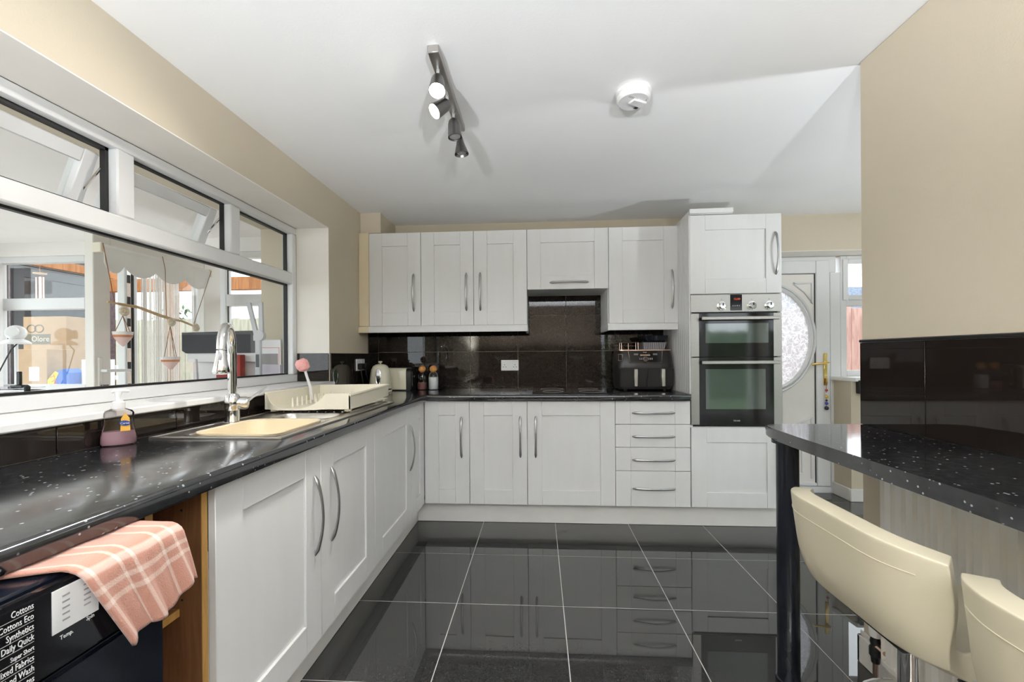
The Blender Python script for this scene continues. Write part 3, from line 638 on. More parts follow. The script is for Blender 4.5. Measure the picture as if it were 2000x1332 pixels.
# soap
sp_ = thing('soap_dispenser', 'clear pump bottle of pink hand soap beside the sink', 'soap bottle', (-1.322, 1.262, .9105), .80)
def oval(rs): return [[(a * math.cos(2 * PI * k / 24), b * math.sin(2 * PI * k / 24), z) for k in range(24)] for a, b, z in rs]
prof = [(.041, .020, 0), (.045, .023, .006), (.044, .022, .03), (.037, .019, .06), (.036, .019, .085), (.038, .02, .10), (.033, .018, .108), (.015, .014, .116)]
obj('bottle', MB().rings(oval(prof)), 'clear_plastic', sp_)
obj('liquid', MB().rings(oval([(.039, .018, .003), (.0425, .0205, .008), (.0415, .0195, .03), (.0375, .0175, .045)])), 'soap_liquid', sp_)
obj('collar', MB().lathe([(.016, .114), (.017, .118), (.017, .135), (.013, .137), (.012, .140)], n=20), 'white_plastic', sp_)
obj('pump', MB().lathe([(.006, .138), (.006, .152), (.009, .160), (.009, .166)], n=14).tube([(-.016, 0, .167), (-.01, 0, .170), (.012, 0, .171), (.026, 0, .168)], [.004, .007, .006, .004], 10), 'white_plastic', sp_)
lb = obj('label', MB().rings([[(.004, -.0215, .045), (.028, -.0155, .045), (.026, -.0150, .085), (.016, -.0182, .102), (.006, -.0200, .085)], [(.004, -.0225, .045), (.028, -.0165, .045), (.026, -.016, .085), (.016, -.0192, .102), (.006, -.021, .085)]]), 'label_gold', sp_)
obj('badge', MB().lathe([(.0135, 0), (.0135, .001)], (.015, -.0205, .07), 20, sy=.6, d=(.2, -1, 0)), 'label_navy', sp_)
text('Carex', .009, 'print_white', sp_, (.004, -.0245, .067), (PI / 2, 0, .22))

# ------------------------------------------------------------------ small appliances
kt = thing('kettle', 'cream dome kettle with chrome-edged window beside the toaster', 'kettle', (-1.213, 3.20, .9105))
obj('base', MB().lathe([(.082, 0), (.085, .004), (.085, .014), (.08, .016)], n=28), 'cream_plastic', kt)
obj('band', MB().lathe([(.0835, .016), (.0835, .026)], n=28), 'black_plastic', kt)
obj('body', MB().lathe([(.084, .026), (.084, .04), (.080, .09), (.074, .14), (.068, .17), (.055, .196), (.035, .209), (.012, .213)], n=32), 'kettle_cream', kt)
obj('lid_knob', MB().lathe([(.006, .212), (.006, .221), (.016, .228), (.014, .234), (.004, .236)], n=16), 'kettle_cream', kt)
wn = [(.0, 0)]
gz = [(.017 * math.cos(a) , .0, .12 + .058 * math.sin(a)) for a in (2 * PI * k / 24 for k in range(25))]
gauge = obj('water_window', MB().tube([(x + .012, -math.sqrt(max(0, (.0845 - .0001 * ((z - .03) / .01) ** 1.9 * .5) ** 2)) * .975 , z) for x, y, z in gz], .0045, 8, upv=(0, 1, 0)), 'chrome', kt)
obj('window_glass', MB().rings([[(x + .012, -.0795, z) for x, y, z in gz[:-1]], [(x + .012, -.083, z) for x, y, z in gz[:-1]]]), 'chrome', gauge)
obj('handle', MB().tube([(-.04, .035, .19), (-.075, .06, .19), (-.088, .072, .15), (-.085, .068, .09), (-.065, .05, .06)], .010, 10), 'black_plastic', kt)
ts = thing('toaster', 'cream toaster with black ends between the kettle and jars', 'toaster', (-1.285, 3.31, .9105))
def tprof(y0, y1, h, r): return [(y0, .008), (y1, .008), (y1, h - r)] + [(y1 - r + r * math.cos(a), h - r + r * math.sin(a)) for a in (PI / 2 * k / 6 for k in range(1, 7))] + [(y0 + r - r * math.sin(a), h - r + r * math.cos(a)) for a in (PI / 2 * k / 6 for k in range(0, 6))] + [(y0, h - r)]
obj('shell', MB().prism(tprof(0, .16, .178, .03), 'x', .03, .235), 'kettle_cream', ts)
for x0, x1 in ((0, .03), (.235, .275)): obj('end_cap', MB().prism(tprof(.003, .157, .175, .035), 'x', x0, x1), 'black_plastic', ts)
obj('base', MB().box(.01, .265, .01, .15, 0, .009), 'black_plastic', ts)
obj('lever', MB().box(.275, .286, .06, .10, .10, .115, .003), 'chrome', ts); obj('trim', MB().box(.275, .277, .03, .045, .03, .15), 'chrome', ts)
for x, mt, fill, lab in ((-.944, 'spice', .055, 'glass jar of brownish seasoning with round cork stopper beside the toaster'), (-.852, 'salt', .10, 'glass jar of white salt with round cork stopper')):
    j = thing('storage_jar', lab, 'jar', (x, 3.40, .9105))
    obj('glass', MB().lathe([(.038, 0), (.041, .004), (.041, .115), (.034, .135), (.026, .142), (.026, .150)], n=24), 'jar_glass', j)
    obj('contents', MB().lathe([(.036, .004), (.0385, .008), (.0385, fill), (.036, fill + .002)], n=24), mt, j)
    obj('stopper', MB().sphere((0, 0, .166), .030, 18), 'cork', j)
# air fryer
af = thing('air_fryer', 'black dual-drawer air fryer with copper-edged control panel', 'air fryer', (.592, 3.235, .9105))
W_ = .408
def afring(z, x0, x1, y0, y1, r=.045): return rrect(x0, x1, y0, y1, r, z, 5)
obj('body', MB().rings([afring(.012, .012, W_ - .012, .012, .30), afring(.03, .004, W_ - .004, .006, .305), afring(.18, 0, W_, 0, .31), afring(.25, .004, W_ - .004, .014, .305), afring(.302, .010, W_ - .010, .030, .30)]), 'fryer_black', af)
for x in (.05, W_ - .07): obj('foot', MB().box(x, x + .02, .04, .06, 0, .013), 'black_plastic', af); obj('foot', MB().box(x, x + .02, .24, .26, 0, .013), 'black_plastic', af)
obj('top_trim', MB().rings([afring(.300, .006, W_ - .006, .026, .303), afring(.308, .006, W_ - .006, .026, .303)]), 'copper', af)
def tilt(x, z): return (x, .0145 - .0215 + (z - .18) * .20, z)
pn = obj('control_panel', MB().rings([[tilt(.085, .212), tilt(.315, .212), tilt(.325, .296), tilt(.075, .296)], [(x, y - .004, z) for x, y, z in (tilt(.085, .212), tilt(.315, .212), tilt(.325, .296), tilt(.075, .296))]]), 'black_gloss', af)
obj('panel_edge', MB().tube([(x, y - .004, z) for x, y, z in (tilt(.075, .296), tilt(.085, .212), tilt(.315, .212), tilt(.325, .296))], .0018, 6), 'copper', pn)
kx, ky, kz = tilt(.198, .238); obj('dial', MB().lathe([(.016, 0), (.016, .012), (.013, .013)], (kx, ky - .002, kz), 20, d=(0, -1, .2)), 'black_plastic', pn); obj('dial_ring', MB().tube([(kx + .016 * math.cos(a), ky - .013, kz + .016 * math.sin(a)) for a in (2 * PI * k / 24 for k in range(25))], .0018, 6, upv=(0, 1, 0)), 'copper', pn)
for x, z, mt in ((.115, .266, 'display_grey'), (.255, .266, 'display_grey')): xx, yy, zz = tilt(x, z); obj('display', MB().box(xx, xx + .032, yy - .006, yy - .001, zz, zz + .014), mt, pn)
xx, yy, zz = tilt(.162, .262); obj('status_bar', MB().box(xx, xx + .072, yy - .006, yy - .001, zz, zz + .009), 'copper', pn)
text('NINJA', .010, 'copper', pn, (.182, tilt(0, .284)[1] - .0065, .284), (PI / 2 - .2, 0, 0))
for k in range(6): xx, yy, zz = tilt(.155 + .012 * k + (.03 if k > 2 else 0), .232); obj('button', MB().box(xx, xx + .005, yy - .006, yy - .001, zz, zz + .014), 'print_grey', pn)
for x0 in (.012, .210):
    d = obj('drawer', MB().box(x0, x0 + .193, -.006, .02, .03, .172, .006, 2), 'fryer_black', af)
    obj('drawer_handle', MB().box(x0 + .095, x0 + .122, -.045, -.006, .035, .165, .004), 'stainless', d)
bd = obj('badge', MB().frame(.004, .036, .225, .275, -.003, .003, .003, 0), 'chrome', af); bd.location = (-.003, .012, 0)
tr = thing('wire_rack', 'small copper wire trivet standing on the air fryer', 'wire rack', (.63, 3.31, 1.219))
for y in (0, .08): obj('wire', MB().tube([(0, y, 0), (0, y, .052), (.04, y, .056), (.10, y, .054), (.125, y, .056), (.125, y, 0)], .0028, 6), 'copper', tr)
obj('wire', MB().tube([(0, 0, .03), (.0, .08, .03), (.125, .08, .03), (.125, 0, .03)], .0024, 6), 'copper', tr); obj('wire', MB().tube([(.06, .04, 0), (.06, .04, .05)], .0024, 6), 'copper', tr)
bs = thing('ribbed_liner', 'grey ribbed silicone basket liner on the air fryer', 'basket', (.78, 3.28, 1.219))
obj('liner', MB().rings([rrect(.01, .17, .01, .19, .02, 0), rrect(0, .19, 0, .2, .02, .055), rrect(.006, .184, .006, .194, .02, .055), rrect(.016, .164, .016, .184, .02, .005)]), 'display_grey', bs)
for k in range(12): obj('rib', MB().tube([(.018 + .013 * k, .0085, .003), (.012 + .014 * k, -.0015, .052)], .003, 6), 'grey_plastic', bs)
solo('baking_tray', MB().rings([rrect(.02, .18, .01, .17, .03, 0), rrect(0, .2, 0, .18, .03, .05), rrect(.006, .194, .006, .174, .03, .05), rrect(.03, .17, .02, .16, .03, .006)]), 'navy_black', 'dark upturned tray resting in the grey liner on the air fryer', 'tray', (.785, 3.30, 1.275))
# sockets
def socket(name, label, mtx, double=True, switch=True):
    s = thing(name, label, 'socket'); s.matrix_world = mtx
    obj('face_plate', MB().box(0, .146, -.009, 0, 0, .088, .002), 'white_plastic', s)
    for x in (.03, .116):
        for dx_, dz_ in ((0, .012), (-.011, -.006), (.011, -.006)): obj('pin_hole', MB().box(x + dx_ - .003, x + dx_ + .003, -.0096, -.0088, .036 + dz_ - .003, .036 + dz_ + .003), 'gasket', s)
    for x in (.055, .082): obj('switch', MB().box(x, x + .010, -.012, -.009, .056, .072, .001), 'white_plastic', s)
    return s
socket('wall_socket', 'white double socket on the black tiles behind the hob', Matrix.Translation((-.316, YK - .0085, 1.056)))
socket('wall_socket', 'white double socket with black plugs on the window wall behind the kettle', Matrix.Translation((XW + .0085, 3.10, 1.075)) @ Matrix.Rotation(PI / 2, 4, 'Z'))
for k, y in enumerate((3.13, 3.215)):
    pg = thing('plug', ('black plug in the window-side half of the socket behind the kettle', 'black plug in the corner-side half of the socket behind the kettle')[k], 'plug', (XW + .0185, y, 1.105), group='plugs behind the kettle')
    obj('plug_body', MB().box(0, .03, -.024, .024, -.02, .026, .006), 'black_plastic', pg)
    obj('cable', MB().tube([(.018, 0, -.018), (.022, 0, -.06), (.03, .01 + .03 * k, -.13), (.035, .05, -.186), (.05, .06, -.189)], .0042, 8), 'black_plastic', pg)

# ------------------------------------------------------------------ washing machine and towel
wm = thing('washing_machine', 'glossy black washing machine below the worktop with white programme names', 'washing machine', (-.72, .17, 0), PI / 2)
obj('body', MB().box(0, .6, .012, .56, .012, .858, .004), 'navy_black', wm)
fp = obj('control_panel', MB().box(.001, .599, -.012, .012, .725, .852, .006, 2), 'black_gloss', wm)
obj('front_panel', MB().box(.001, .599, -.006, .012, .08, .718, .006, 2), 'navy_black', wm)
dd = obj('door', MB().lathe([(.19, 0), (.21, .006), (.205, .03), (.17, .045), (.15, .04)], (.3, -.004, .40), 40, d=(0, -1, 0)), 'black_gloss', wm); obj('door_ring', MB().tube([(.3 + .2 * math.cos(a), -.034, .40 + .2 * math.sin(a)) for a in (2 * PI * k / 40 for k in range(41))], .006, 8, upv=(0, 1, 0)), 'chrome', dd)
obj('foot', MB().box(.03, .06, .03, .06, 0, .013).box(.54, .57, .03, .06, 0, .013).box(.03, .06, .5, .53, 0, .013).box(.54, .57, .5, .53, 0, .013), 'black_plastic', wm)
for k, s in enumerate(('Cottons', 'Cottons Eco', 'Synthetics', 'Daily Quick', 'Super Short', 'Mixed Fabrics', 'Hand Wash', 'Delicates')):
    z = .836 - .0145 * k; sz = .009 if s == 'Super Short' else .0125
    text(s, sz, 'print_white', fp, (.383, -.0125, z), (PI / 2, 0, 0), align='RIGHT', sx=.62)
    obj('programme_line', MB().box(.30, .383, -.0126, -.0118, z - .0035, z - .0028), 'print_grey', fp)
lab = obj('sticker', MB().box(.405, .470, -.0132, -.012, .782, .845), 'print_white', fp, 'pale paper sticker with small printing')
for k in range(5): obj('print_mark', MB().box(.418, .428, -.0136, -.0132, .795 + .009 * k, .7975 + .009 * k), 'print_grey', lab); obj('print_mark', MB().box(.448, .458, -.0136, -.0132, .800 + .008 * k, .8025 + .008 * k), 'print_grey', lab)
text('Temp.', .009, 'print_white', fp, (.415, -.0125, .769), (PI / 2, 0, 0), sx=.8); text('Spin', .009, 'print_white', fp, (.452, -.0125, .775), (PI / 2, 0, 0), sx=.8)
# towel: v runs from under the worktop over the front edge and down
rows = []; nu, nv = 40, 44
for j in range(nv + 1):
    v = j / nv; s = v * .29; r_ = []
    for i in range(nu + 1):
        u = i / nu
        if s < .13:
            x = -.857 + s * 1.0; z = .8595; xx = x
        else:
            a = min((s - .13) / .02, PI / 2) if s < .13 + .02 * PI / 2 else PI / 2
            xx = -.727 + .026 * math.sin(a); z = .8595 - .024 * (1 - math.cos(a)) - max(0, s - .13 - .02 * PI / 2) * .98
        hang = max(0, min(1, (s - .13) / .16))
        ylo = .545 + .055 * min(1, s / .13) + .075 * hang; yhi = .785 + .035 * hang
        y = ylo + (yhi - ylo) * u
        fold = .005 * math.sin(u * 15 + 2 * v) + .003 * math.sin(u * 31 + 1.3)
        xx += (fold + .008) * hang; z += (.0012 * math.sin(u * 14 + v * 5) + .0012) * (1 - hang) + .038 * hang * (u - .25) + .008 * math.sin(9 * u) * hang
        r_.append((xx, y, z))
    rows.append(r_)
mm = MB().grid(rows); me = mm.mesh('tea_towel'); uvl = me.uv_layers.new(name='UVMap')
for lp in me.loops: uvl.data[lp.index].uv = ((lp.vertex_index % (nu + 1)) / nu, (lp.vertex_index // (nu + 1)) / nv)
tw = solo('tea_towel', me, 'towel_pink', 'pink and white checked towel hanging over the washing machine front', 'towel')
sd = tw.modifiers.new('thickness', 'SOLIDIFY'); sd.thickness = .006; sd.offset = 1

# ------------------------------------------------------------------ stools and radiator
def make_stool():
    st = thing('bar_stool', 'cream leather bar stool tucked under the breakfast bar, beside the black leg', 'bar stool', (.90, 1.10, 0), 0, 'cream stools at the breakfast bar')
    prof = [(.155, .555), (.14, .578), (.10, .572), (.02, .555), (-.08, .548), (-.125, .572), (-.148, .62), (-.158, .68), (-.166, .74), (-.172, .795)]
    rows = []
    for k, (px, pz) in enumerate(prof):
        r_ = []; back = max(0, min(1, (k - 3) / 4)); hw = .205 + .03 * back
        for i in range(17):
            u = -1 + i / 8; au = abs(u)
            wing = max(0, au - .45) / .55
            x = px + back * .06 * wing ** 2; z = pz + (1 - back) * .018 * wing ** 2 - (.012 * wing ** 2 if k == len(prof) - 1 else 0)
            if k in (0,): x -= .04 * au ** 2
            r_.append((x, u * hw * (1 - .03 * wing ** 3), z))
        rows.append(r_)
    sh = obj('seat_shell', MB().grid(rows), 'cream_leather', st)
    a = sh.modifiers.new('padding', 'SOLIDIFY'); a.thickness = .05; a.offset = 0
    b = sh.modifiers.new('bevel', 'BEVEL'); b.width = .012; b.segments = 2; b.limit_method = 'ANGLE'
    c = sh.modifiers.new('smooth', 'SUBSURF'); c.levels = 2; c.render_levels = 2
    bpy.context.view_layer.update(); ev = sh.evaluated_get(bpy.context.evaluated_depsgraph_get()); sp2 = []
    for k in range(41):
        y = -.205 + .41 * k / 40; hit, pos, nrm, fi = ev.ray_cast(Vector((-.6, y, .742)), Vector((1, 0, 0)))
        if hit: sp2.append(pos + nrm * .0004)
    obj('seam', MB().tube(sp2, .0013, 6), 'cream_leather', st)
    obj('mount_plate', MB().box(-.09, .09, -.09, .09, .505, .522, .004), 'black_plastic', st)
    obj('column', MB().lathe([(.055, .03), (.04, .05), (.036, .06), (.036, .33), (.025, .335), (.025, .508)], n=24), 'chrome', st)
    obj('footring', MB().tube([(.13 * math.cos(t) + .04, .13 * math.sin(t), .28) for t in (2 * PI * k / 28 for k in range(29))], .011, 8), 'chrome', st)
    obj('base', MB().lathe([(.19, 0), (.19, .006), (.15, .018), (.06, .03), (.05, .034)], n=36), 'chrome', st)
    lv = obj('lift_lever', MB().tube([(.0, -.03, .50), (.0, -.12, .485), (0, -.20, .42)], .005, 8), 'black_plastic', st); obj('lever_grip', MB().tube([(0, -.125, .481), (0, -.21, .41)], .008, 8), 'black_plastic', lv)
    return st
st1 = make_stool()
st2 = copy_tree(st1); st2.location = (.90, .59, 0); st2['label'] = 'cream leather bar stool farther along the breakfast bar, away from the leg'
rd = thing('radiator', 'white ribbed radiator on the partition below the breakfast bar', 'radiator', (XR - .095, .1, .14))
m = MB(); prof = []
n = 34; p = 1.4 / n
pts = []
for k in range(n): pts += [(0.0, k * p), (0.0, k * p + p * .55), (.012, k * p + p * .68), (.012, k * p + p * .87)]
pts.append((0, 1.4)); ring0 = pts + [(.02, 1.4), (.02, 0)]
obj('front_panel', MB().prism(ring0, 'z', .02, .64), 'radiator_white', rd)
obj('rail', MB().box(-.002, .024, 0, 1.4, 0, .022, .004), 'radiator_white', rd); obj('rail', MB().box(-.002, .024, 0, 1.4, .638, .66, .004), 'radiator_white', rd)
obj('bracket', MB().box(.02, .0945, .2, .23, .1, .5).box(.02, .0945, 1.2, 1.23, .1, .5), 'radiator_white', rd)
vv = obj('valve', MB().lathe([(.012, -.06), (.014, -.04), (.018, -.035), (.018, -.01), (.013, 0), (.016, .012), (.012, .03)], (.012, 1.44, .04), 16), 'black_plastic', rd); obj('valve_head', MB().lathe([(.016, .03), (.018, .04), (.018, .085), (.012, .09)], (.012, 1.44, .04), 16), 'white_plastic', vv)
obj('pipe', MB().tube([(.012, 1.44, -.14), (.012, 1.44, -.02)], .008, 8).tube([(.012, 1.44, .04), (.012, 1.395, .04)], .009, 8), 'copper', vv)

# ------------------------------------------------------------------ ceiling fittings
tk = thing('track_spotlight', 'brushed metal ceiling bar with four adjustable spotlights', 'spotlight', (-.368, 1.76, ZC))
obj('bar', MB().box(-.021, .021, -.265, .275, -.03, -.0005, .003), 'oven_steel', tk)
for k, (y, d, on) in enumerate(((-.19, (.06, -.45, -.9), True), (-.03, (-.62, -.45, -.65), True), (.10, (.10, -.05, -1), False), (.245, (.12, .0, -1), False))):
    d = Vector(d).normalized(); j = Vector((0, y, -.075))
    h = obj('spot_head', MB().lathe([(.012, -.022), (.021, -.012), (.025, .004), (.031, .062), (.029, .062), (.026, .05), (.004, .048)] if k < 3 else [(.008, -.022), (.014, -.01), (.020, .02), (.034, .066), (.032, .066), (.026, .05), (.004, .048)], j + d * .012, 24, d=d), 'spot_metal', tk)
    obj('stem', MB().tube([(0, y, -.028), tuple(j)], .006, 8), 'chrome', tk)
    obj('bulb', MB().lathe([(.004, .050), (.025, .0515), (.024, .0575), (.004, .060)], j + d * .012, 20, d=d), 'glow' if on else 'print_grey', h)
    if on:
        sl = bpy.data.lights.new('spot_lamp', 'SPOT'); sl.energy = 22; sl.spot_size = math.radians(100); sl.spot_blend = .9; sl.color = (1, .94, .86); sl.shadow_soft_size = .025
        so = bpy.data.objects.new('spot_lamp', sl); C.objects.link(so); so.parent = tk; so.location = j + d * .085; so.rotation_euler = d.to_track_quat('-Z', 'Y').to_euler()
for px, py, en, lab in ((-.75, -1.6, FILL_UPLIGHT, 'added unseen white bowl uplighter for fill light, near the window wall'), (.75, -1.6, FILL_UPLIGHT, 'added unseen white bowl uplighter for fill light, near the dining end'), (2.75, 1.5, FILL_UPLIGHT * .22, 'added unseen white bowl uplighter for fill light, by the back door')):
    ul = thing('added_fill_lamp', lab, 'lamp', (px, py, 0))  # made-up lamp out of view, added to brighten ceiling and cabinets
    obj('base', MB().lathe([(.13, 0), (.13, .012), (.03, .025)], n=28), 'oven_steel', ul); obj('pole', MB().tube([(0, 0, .02), (0, 0, 1.06)], .012, 10), 'oven_steel', ul)
    obj('shade', MB().lathe([(.015, 1.05), (.07, 1.07), (.13, 1.11), (.16, 1.15), (.155, 1.15), (.125, 1.115), (.065, 1.078), (.01, 1.06)], n=32), 'white_plastic', ul)
    obj('bulb', MB().sphere((0, 0, 1.11), .03), 'glow', ul)
    sl = bpy.data.lights.new('added_fill_light', 'SPOT'); sl.energy = en; sl.spot_size = math.radians(165); sl.spot_blend = .25; sl.color = (.90, .945, 1); sl.shadow_soft_size = .06
    so = bpy.data.objects.new('added_fill_light', sl); C.objects.link(so); so.parent = ul; so.location = (0, 0, 1.155); so.rotation_euler = (PI, 0, 0)
sa = thing('smoke_alarm', 'round white smoke alarm on the ceiling', 'smoke alarm', (.405, 1.83, ZC - .0005), .5)
obj('base', MB().lathe([(.072, 0), (.074, -.006), (.074, -.012), (.066, -.016)], n=40), 'alarm_white', sa)
bo = obj('cover', MB().lathe([(.064, -.012), (.070, -.02), (.070, -.034), (.062, -.042), (.02, -.044)], n=40), 'alarm_white', sa)
obj('test_button', MB().box(-.02, .05, -.028, .012, -.052, -.043, .004), 'white_plastic', bo); obj('vent', MB().box(.03, .045, .022, .034, -.0445, -.042), 'gasket', bo)
for k in range(6): obj('slot', MB().box(-.045 + .008 * k, -.042 + .008 * k, -.03, -.02, -.0446, -.043), 'print_grey', bo)
obj('indicator', MB().sphere((.035, -.038, -.043), .004), 'chrome', bo)

# ------------------------------------------------------------------ conservatory beyond the kitchen window
CZ = 2.21
struct('floor_conservatory', MB().box(-4.95, -1.836, -1.6, YE + .1, -.12, 0), 'desk_white', 'pale floor of the conservatory outside the kitchen window', 'floor')
struct('ceiling_conservatory', MB().box(-4.95, -1.836, -1.6, YE + .1, CZ, CZ + .08), 'cons_white', 'smooth white conservatory ceiling', 'ceiling')
ew = MB().box(-4.95, -1.836, YE, YE + .1, 2.09, CZ).box(-4.95, -1.836, YE, YE + .1, 0, .0 + .02)
ew.box(-4.95, -3.66, YE, YE + .1, .02, .90).box(-2.80, -1.836, YE, YE + .1, .02, .90)
struct('wall_conservatory_end', ew, 'cons_white', 'white conservatory end wall around windows and doorway')
struct('wall_conservatory_side', MB().box(-4.95, -4.87, -1.6, YE, 0, .6).box(-4.95, -4.87, -1.6, YE, 2.08, CZ), 'cons_white', 'low white side wall of the conservatory')
for i, (x0, x1, tz) in enumerate(((-4.87, -3.93, 1.67), (-2.74, -1.84, 1.675))):
    wv = thing('window_%d' % (3 + i), ('white conservatory window facing the garden room' if i == 0 else 'white conservatory window facing the garden fence'), 'window', (x0, YE + .01, .90), kind='structure')
    W3 = x1 - x0
    obj('window_frame', MB().frame(0, W3, 0, 1.19, 0, .07, .055).box(.055, W3 - .055, 0, .07, tz - .90 - .05, tz - .90 + .05, .004), 'upvc', wv)
    obj('pane', MB().box(.055, W3 - .055, .03, .035, .055, tz - .95), 'pane_glass', wv); obj('pane', MB().box(.055, W3 - .055, .03, .035, tz - .85, 1.135), 'pane_glass', wv)
    obj('gasket', MB().box(.05, .062, .02, .03, .055, 1.135), 'gasket', wv)
sw = thing('window_5', 'long glazed side of the conservatory', 'window', (-4.93, -1.5, .6), kind='structure')
for k in range(5): obj('mullion', MB().box(0, .06, k * 1.24, k * 1.24 + .07, 0, 1.48), 'upvc', sw)
for k in range(4): obj('pane', MB().box(.027, .033, k * 1.24 + .07, (k + 1) * 1.24, 0, 1.48), 'pane_glass', sw)
# doorway: frame with lock keeps, string curtain, open glazed leaf
fr = thing('door_3', 'white conservatory doorway with metal lock keeps', 'door frame', (-3.64, YE - .01, 0), kind='structure')
obj('door_frame', MB().box(-.02, .05, 0, .12, .02, 2.09, .004).box(.70, .84, 0, .12, .02, 2.09, .004).box(.05, .70, 0, .12, 2.03, 2.09, .004), 'upvc', fr)
obj('lock_strip', MB().box(.05, .056, .015, .05, .2, 2.0), 'chrome', fr); 
for k in range(9): obj('lock_keep', MB().box(.055, .060, .02, .045, .32 + .19 * k, .39 + .19 * k), 'gasket', fr)
obj('gasket', MB().box(.05, .062, .06, .075, .02, 2.03).box(.688, .70, .06, .075, .02, 2.03), 'gasket', fr)
m = MB()
rng = random.Random(2)
for k in range(230):
    x = rng.uniform(.07, .42) if k < 135 else rng.uniform(.55, .685); wv_ = rng.uniform(.001, .0026); yy = .11 + rng.uniform(-.012, .012); zb = rng.uniform(.05, .3)
    m.box(x - wv_, x + wv_, yy, yy + .001, zb, 2.02)
sc_ = solo('string_curtain', m, 'net_white', 'white string curtain hanging in the conservatory doorway', 'curtain', (-3.64, YE + .02, 0), kind='stuff')
LW = 1.0; LA = math.atan2(-.9996, -.028); LH = (-2.72, 3.42, .03)
lf = thing('glazed_door_leaf', 'open white glazed conservatory door with a lever handle', 'door', LH, LA)
obj('leaf_frame', MB().box(0, .17, 0, .06, 0, 2.03, .004).box(LW - .10, LW, 0, .06, 0, 2.03, .004).box(.17, LW - .10, 0, .06, 0, .12, .004).box(.17, LW - .10, 0, .06, 1.85, 2.03, .004), 'upvc_warm', lf)
obj('pane', MB().box(.17, LW - .10, .028, .033, .12, 1.85), 'pane_glass', lf)
lh = obj('lever_handle', MB().box(.955, .985, .06, .072, .96, 1.16, .006), 'upvc_warm', lf); obj('lever', MB().tube([(.965, .07, 1.077), (.965, .11, 1.077), (.94, .115, 1.077), (.825, .112, 1.075)], .009, 8), 'white_plastic', lh); obj('key', MB().tube([(.968, .07, .985), (.968, .10, .985)], .007, 8).box(.951, .985, .096, .102, .97, .992), 'spot_metal', lh)
bl = thing('roller_blind', 'white roller blind with a scalloped hem on the open door leaf', 'blind', LH, LA)
obj('roller', MB().tube([(.175, .093, 1.825), (LW - .01, .093, 1.825)], .027, 14), 'curtain_white', bl)
cusps = [.19, .411, .646, .865, .985]; sc2 = []
for k in range(81):
    x = .19 + (.985 - .19) * k / 80; i0 = max(i for i in range(4) if cusps[i] <= x + 1e-9); u = (x - cusps[i0]) / (cusps[i0 + 1] - cusps[i0]); z = 1.735 - .055 * math.sin(PI * u) ** .75 if 0 < u < 1 else 1.735
    sc2.append([(x, .115, 1.83), (x, .116, z), (x, .119, z), (x, .119, 1.83)])
obj('blind_fabric', MB().rings(sc2), 'curtain_white', bl)
for x in (.155, LW - .01): obj('bracket', MB().box(x, x + .02, .061, .122, 1.795, 1.855, .004), 'cream_plastic', bl)
mo = thing('driftwood_mobile', 'driftwood branch with hanging pots strung from the blind', 'mobile', LH, LA)
def MZ(l): return [(x, y, z - .03) for x, y, z in l]
obj('branch', MB().tube(MZ([(.985, .135, 1.527), (.89, .135, 1.52), (.79, .133, 1.515), (.644, .135, 1.478), (.545, .136, 1.457), (.461, .135, 1.451), (.345, .135, 1.418)]), [.006, .009, .010, .011, .010, .009, .007], 8), 'driftwood', mo)
for l in ([(1.0, .126, 1.88), (.943, .135, 1.53)], [(.175, .126, 1.87), (.36, .135, 1.425)], [(.60, .123, 1.89), (.587, .13, 1.80), (.585, .133, 1.47)]): obj('string', MB().tube(MZ(l), .0025, 5), 'string', mo)
for x, z in ((.895, 1.488), (.560, 1.445), (.350, 1.420)): obj('ribbon_flower', MB().sphere((x, .148, z - .04), .032, 10, (1, .6, 1)), 'ribbon_flower', mo)
for x, zt_, zr, pr_ in ((.892, 1.42, 1.319, .052), (.557, 1.38, 1.16, .058)):
    k_ = pr_ / .057
    pt_ = obj('hanging_pot', MB().lathe([(.002, -.093), (.020 * k_, -.076), (.050 * k_, -.035)], (x, .135, zr), 20), 'pot_pink', mo)
    obj('pot_band', MB().lathe([(.050 * k_, -.035), (.054 * k_, -.020)], (x, .135, zr), 20), 'pot_copper', pt_); obj('pot_rim', MB().lathe([(.054 * k_, -.020), (.057 * k_, 0), (.05 * k_, 0), (.045 * k_, -.02)], (x, .135, zr), 20), 'pot_white', pt_)
    for dx_, dy_ in ((-.05, 0), (.05, 0), (.01, .04)): obj('string', MB().tube([(x, .135, zt_), (x + dx_, .135 + dy_, zr - .005)], .002, 5), 'string', pt_)
# curtain at far left
rows = [[(-4.86 + .17 * (k / 24) + .0 * z, YE - .06 + .02 * math.sin(k * 1.6), z) for k in range(25)] for z in (.05, .7, 1.4, 2.02)]
co = solo('side_curtain', MB().grid(rows), 'curtain_white', 'plain white curtain at the edge of the conservatory window', 'curtain')
q = co.modifiers.new('thickness', 'SOLIDIFY'); q.thickness = .004
# desk with things on it, just outside the kitchen window
dk = thing('desk', 'long white desk in the conservatory along the house wall', 'desk', (-2.45, 1.2, 0))
obj('desk_top', MB().box(0, .60, 0, 2.1, .90, .93, .004), 'desk_white', dk)
for x, y in ((.02, .02), (.54, .02), (.02, 2.04), (.54, 2.04)): obj('leg', MB().box(x, x + .04, y, y + .04, 0, .90), 'desk_white', dk)
pr = thing('printer', 'printer with a wide black scanner lid over a white body on the conservatory desk', 'printer', (-2.445, 2.78, .9305))
obj('body', MB().box(.05, .54, .05, .42, 0, .225, .008), 'white_plastic', pr)
obj('scanner_lid', MB().prism([(0, .30), (.03, .282), (.56, .282), (.575, .30), (.575, .435), (0, .425)], 'y', 0, .46), 'printer_black', pr)
obj('rim', MB().box(.03, .55, .01, .45, .222, .284), 'white_plastic', pr); obj('display', MB().box(.245, .28, -.004, 0, .34, .40), 'black_gloss', pr)
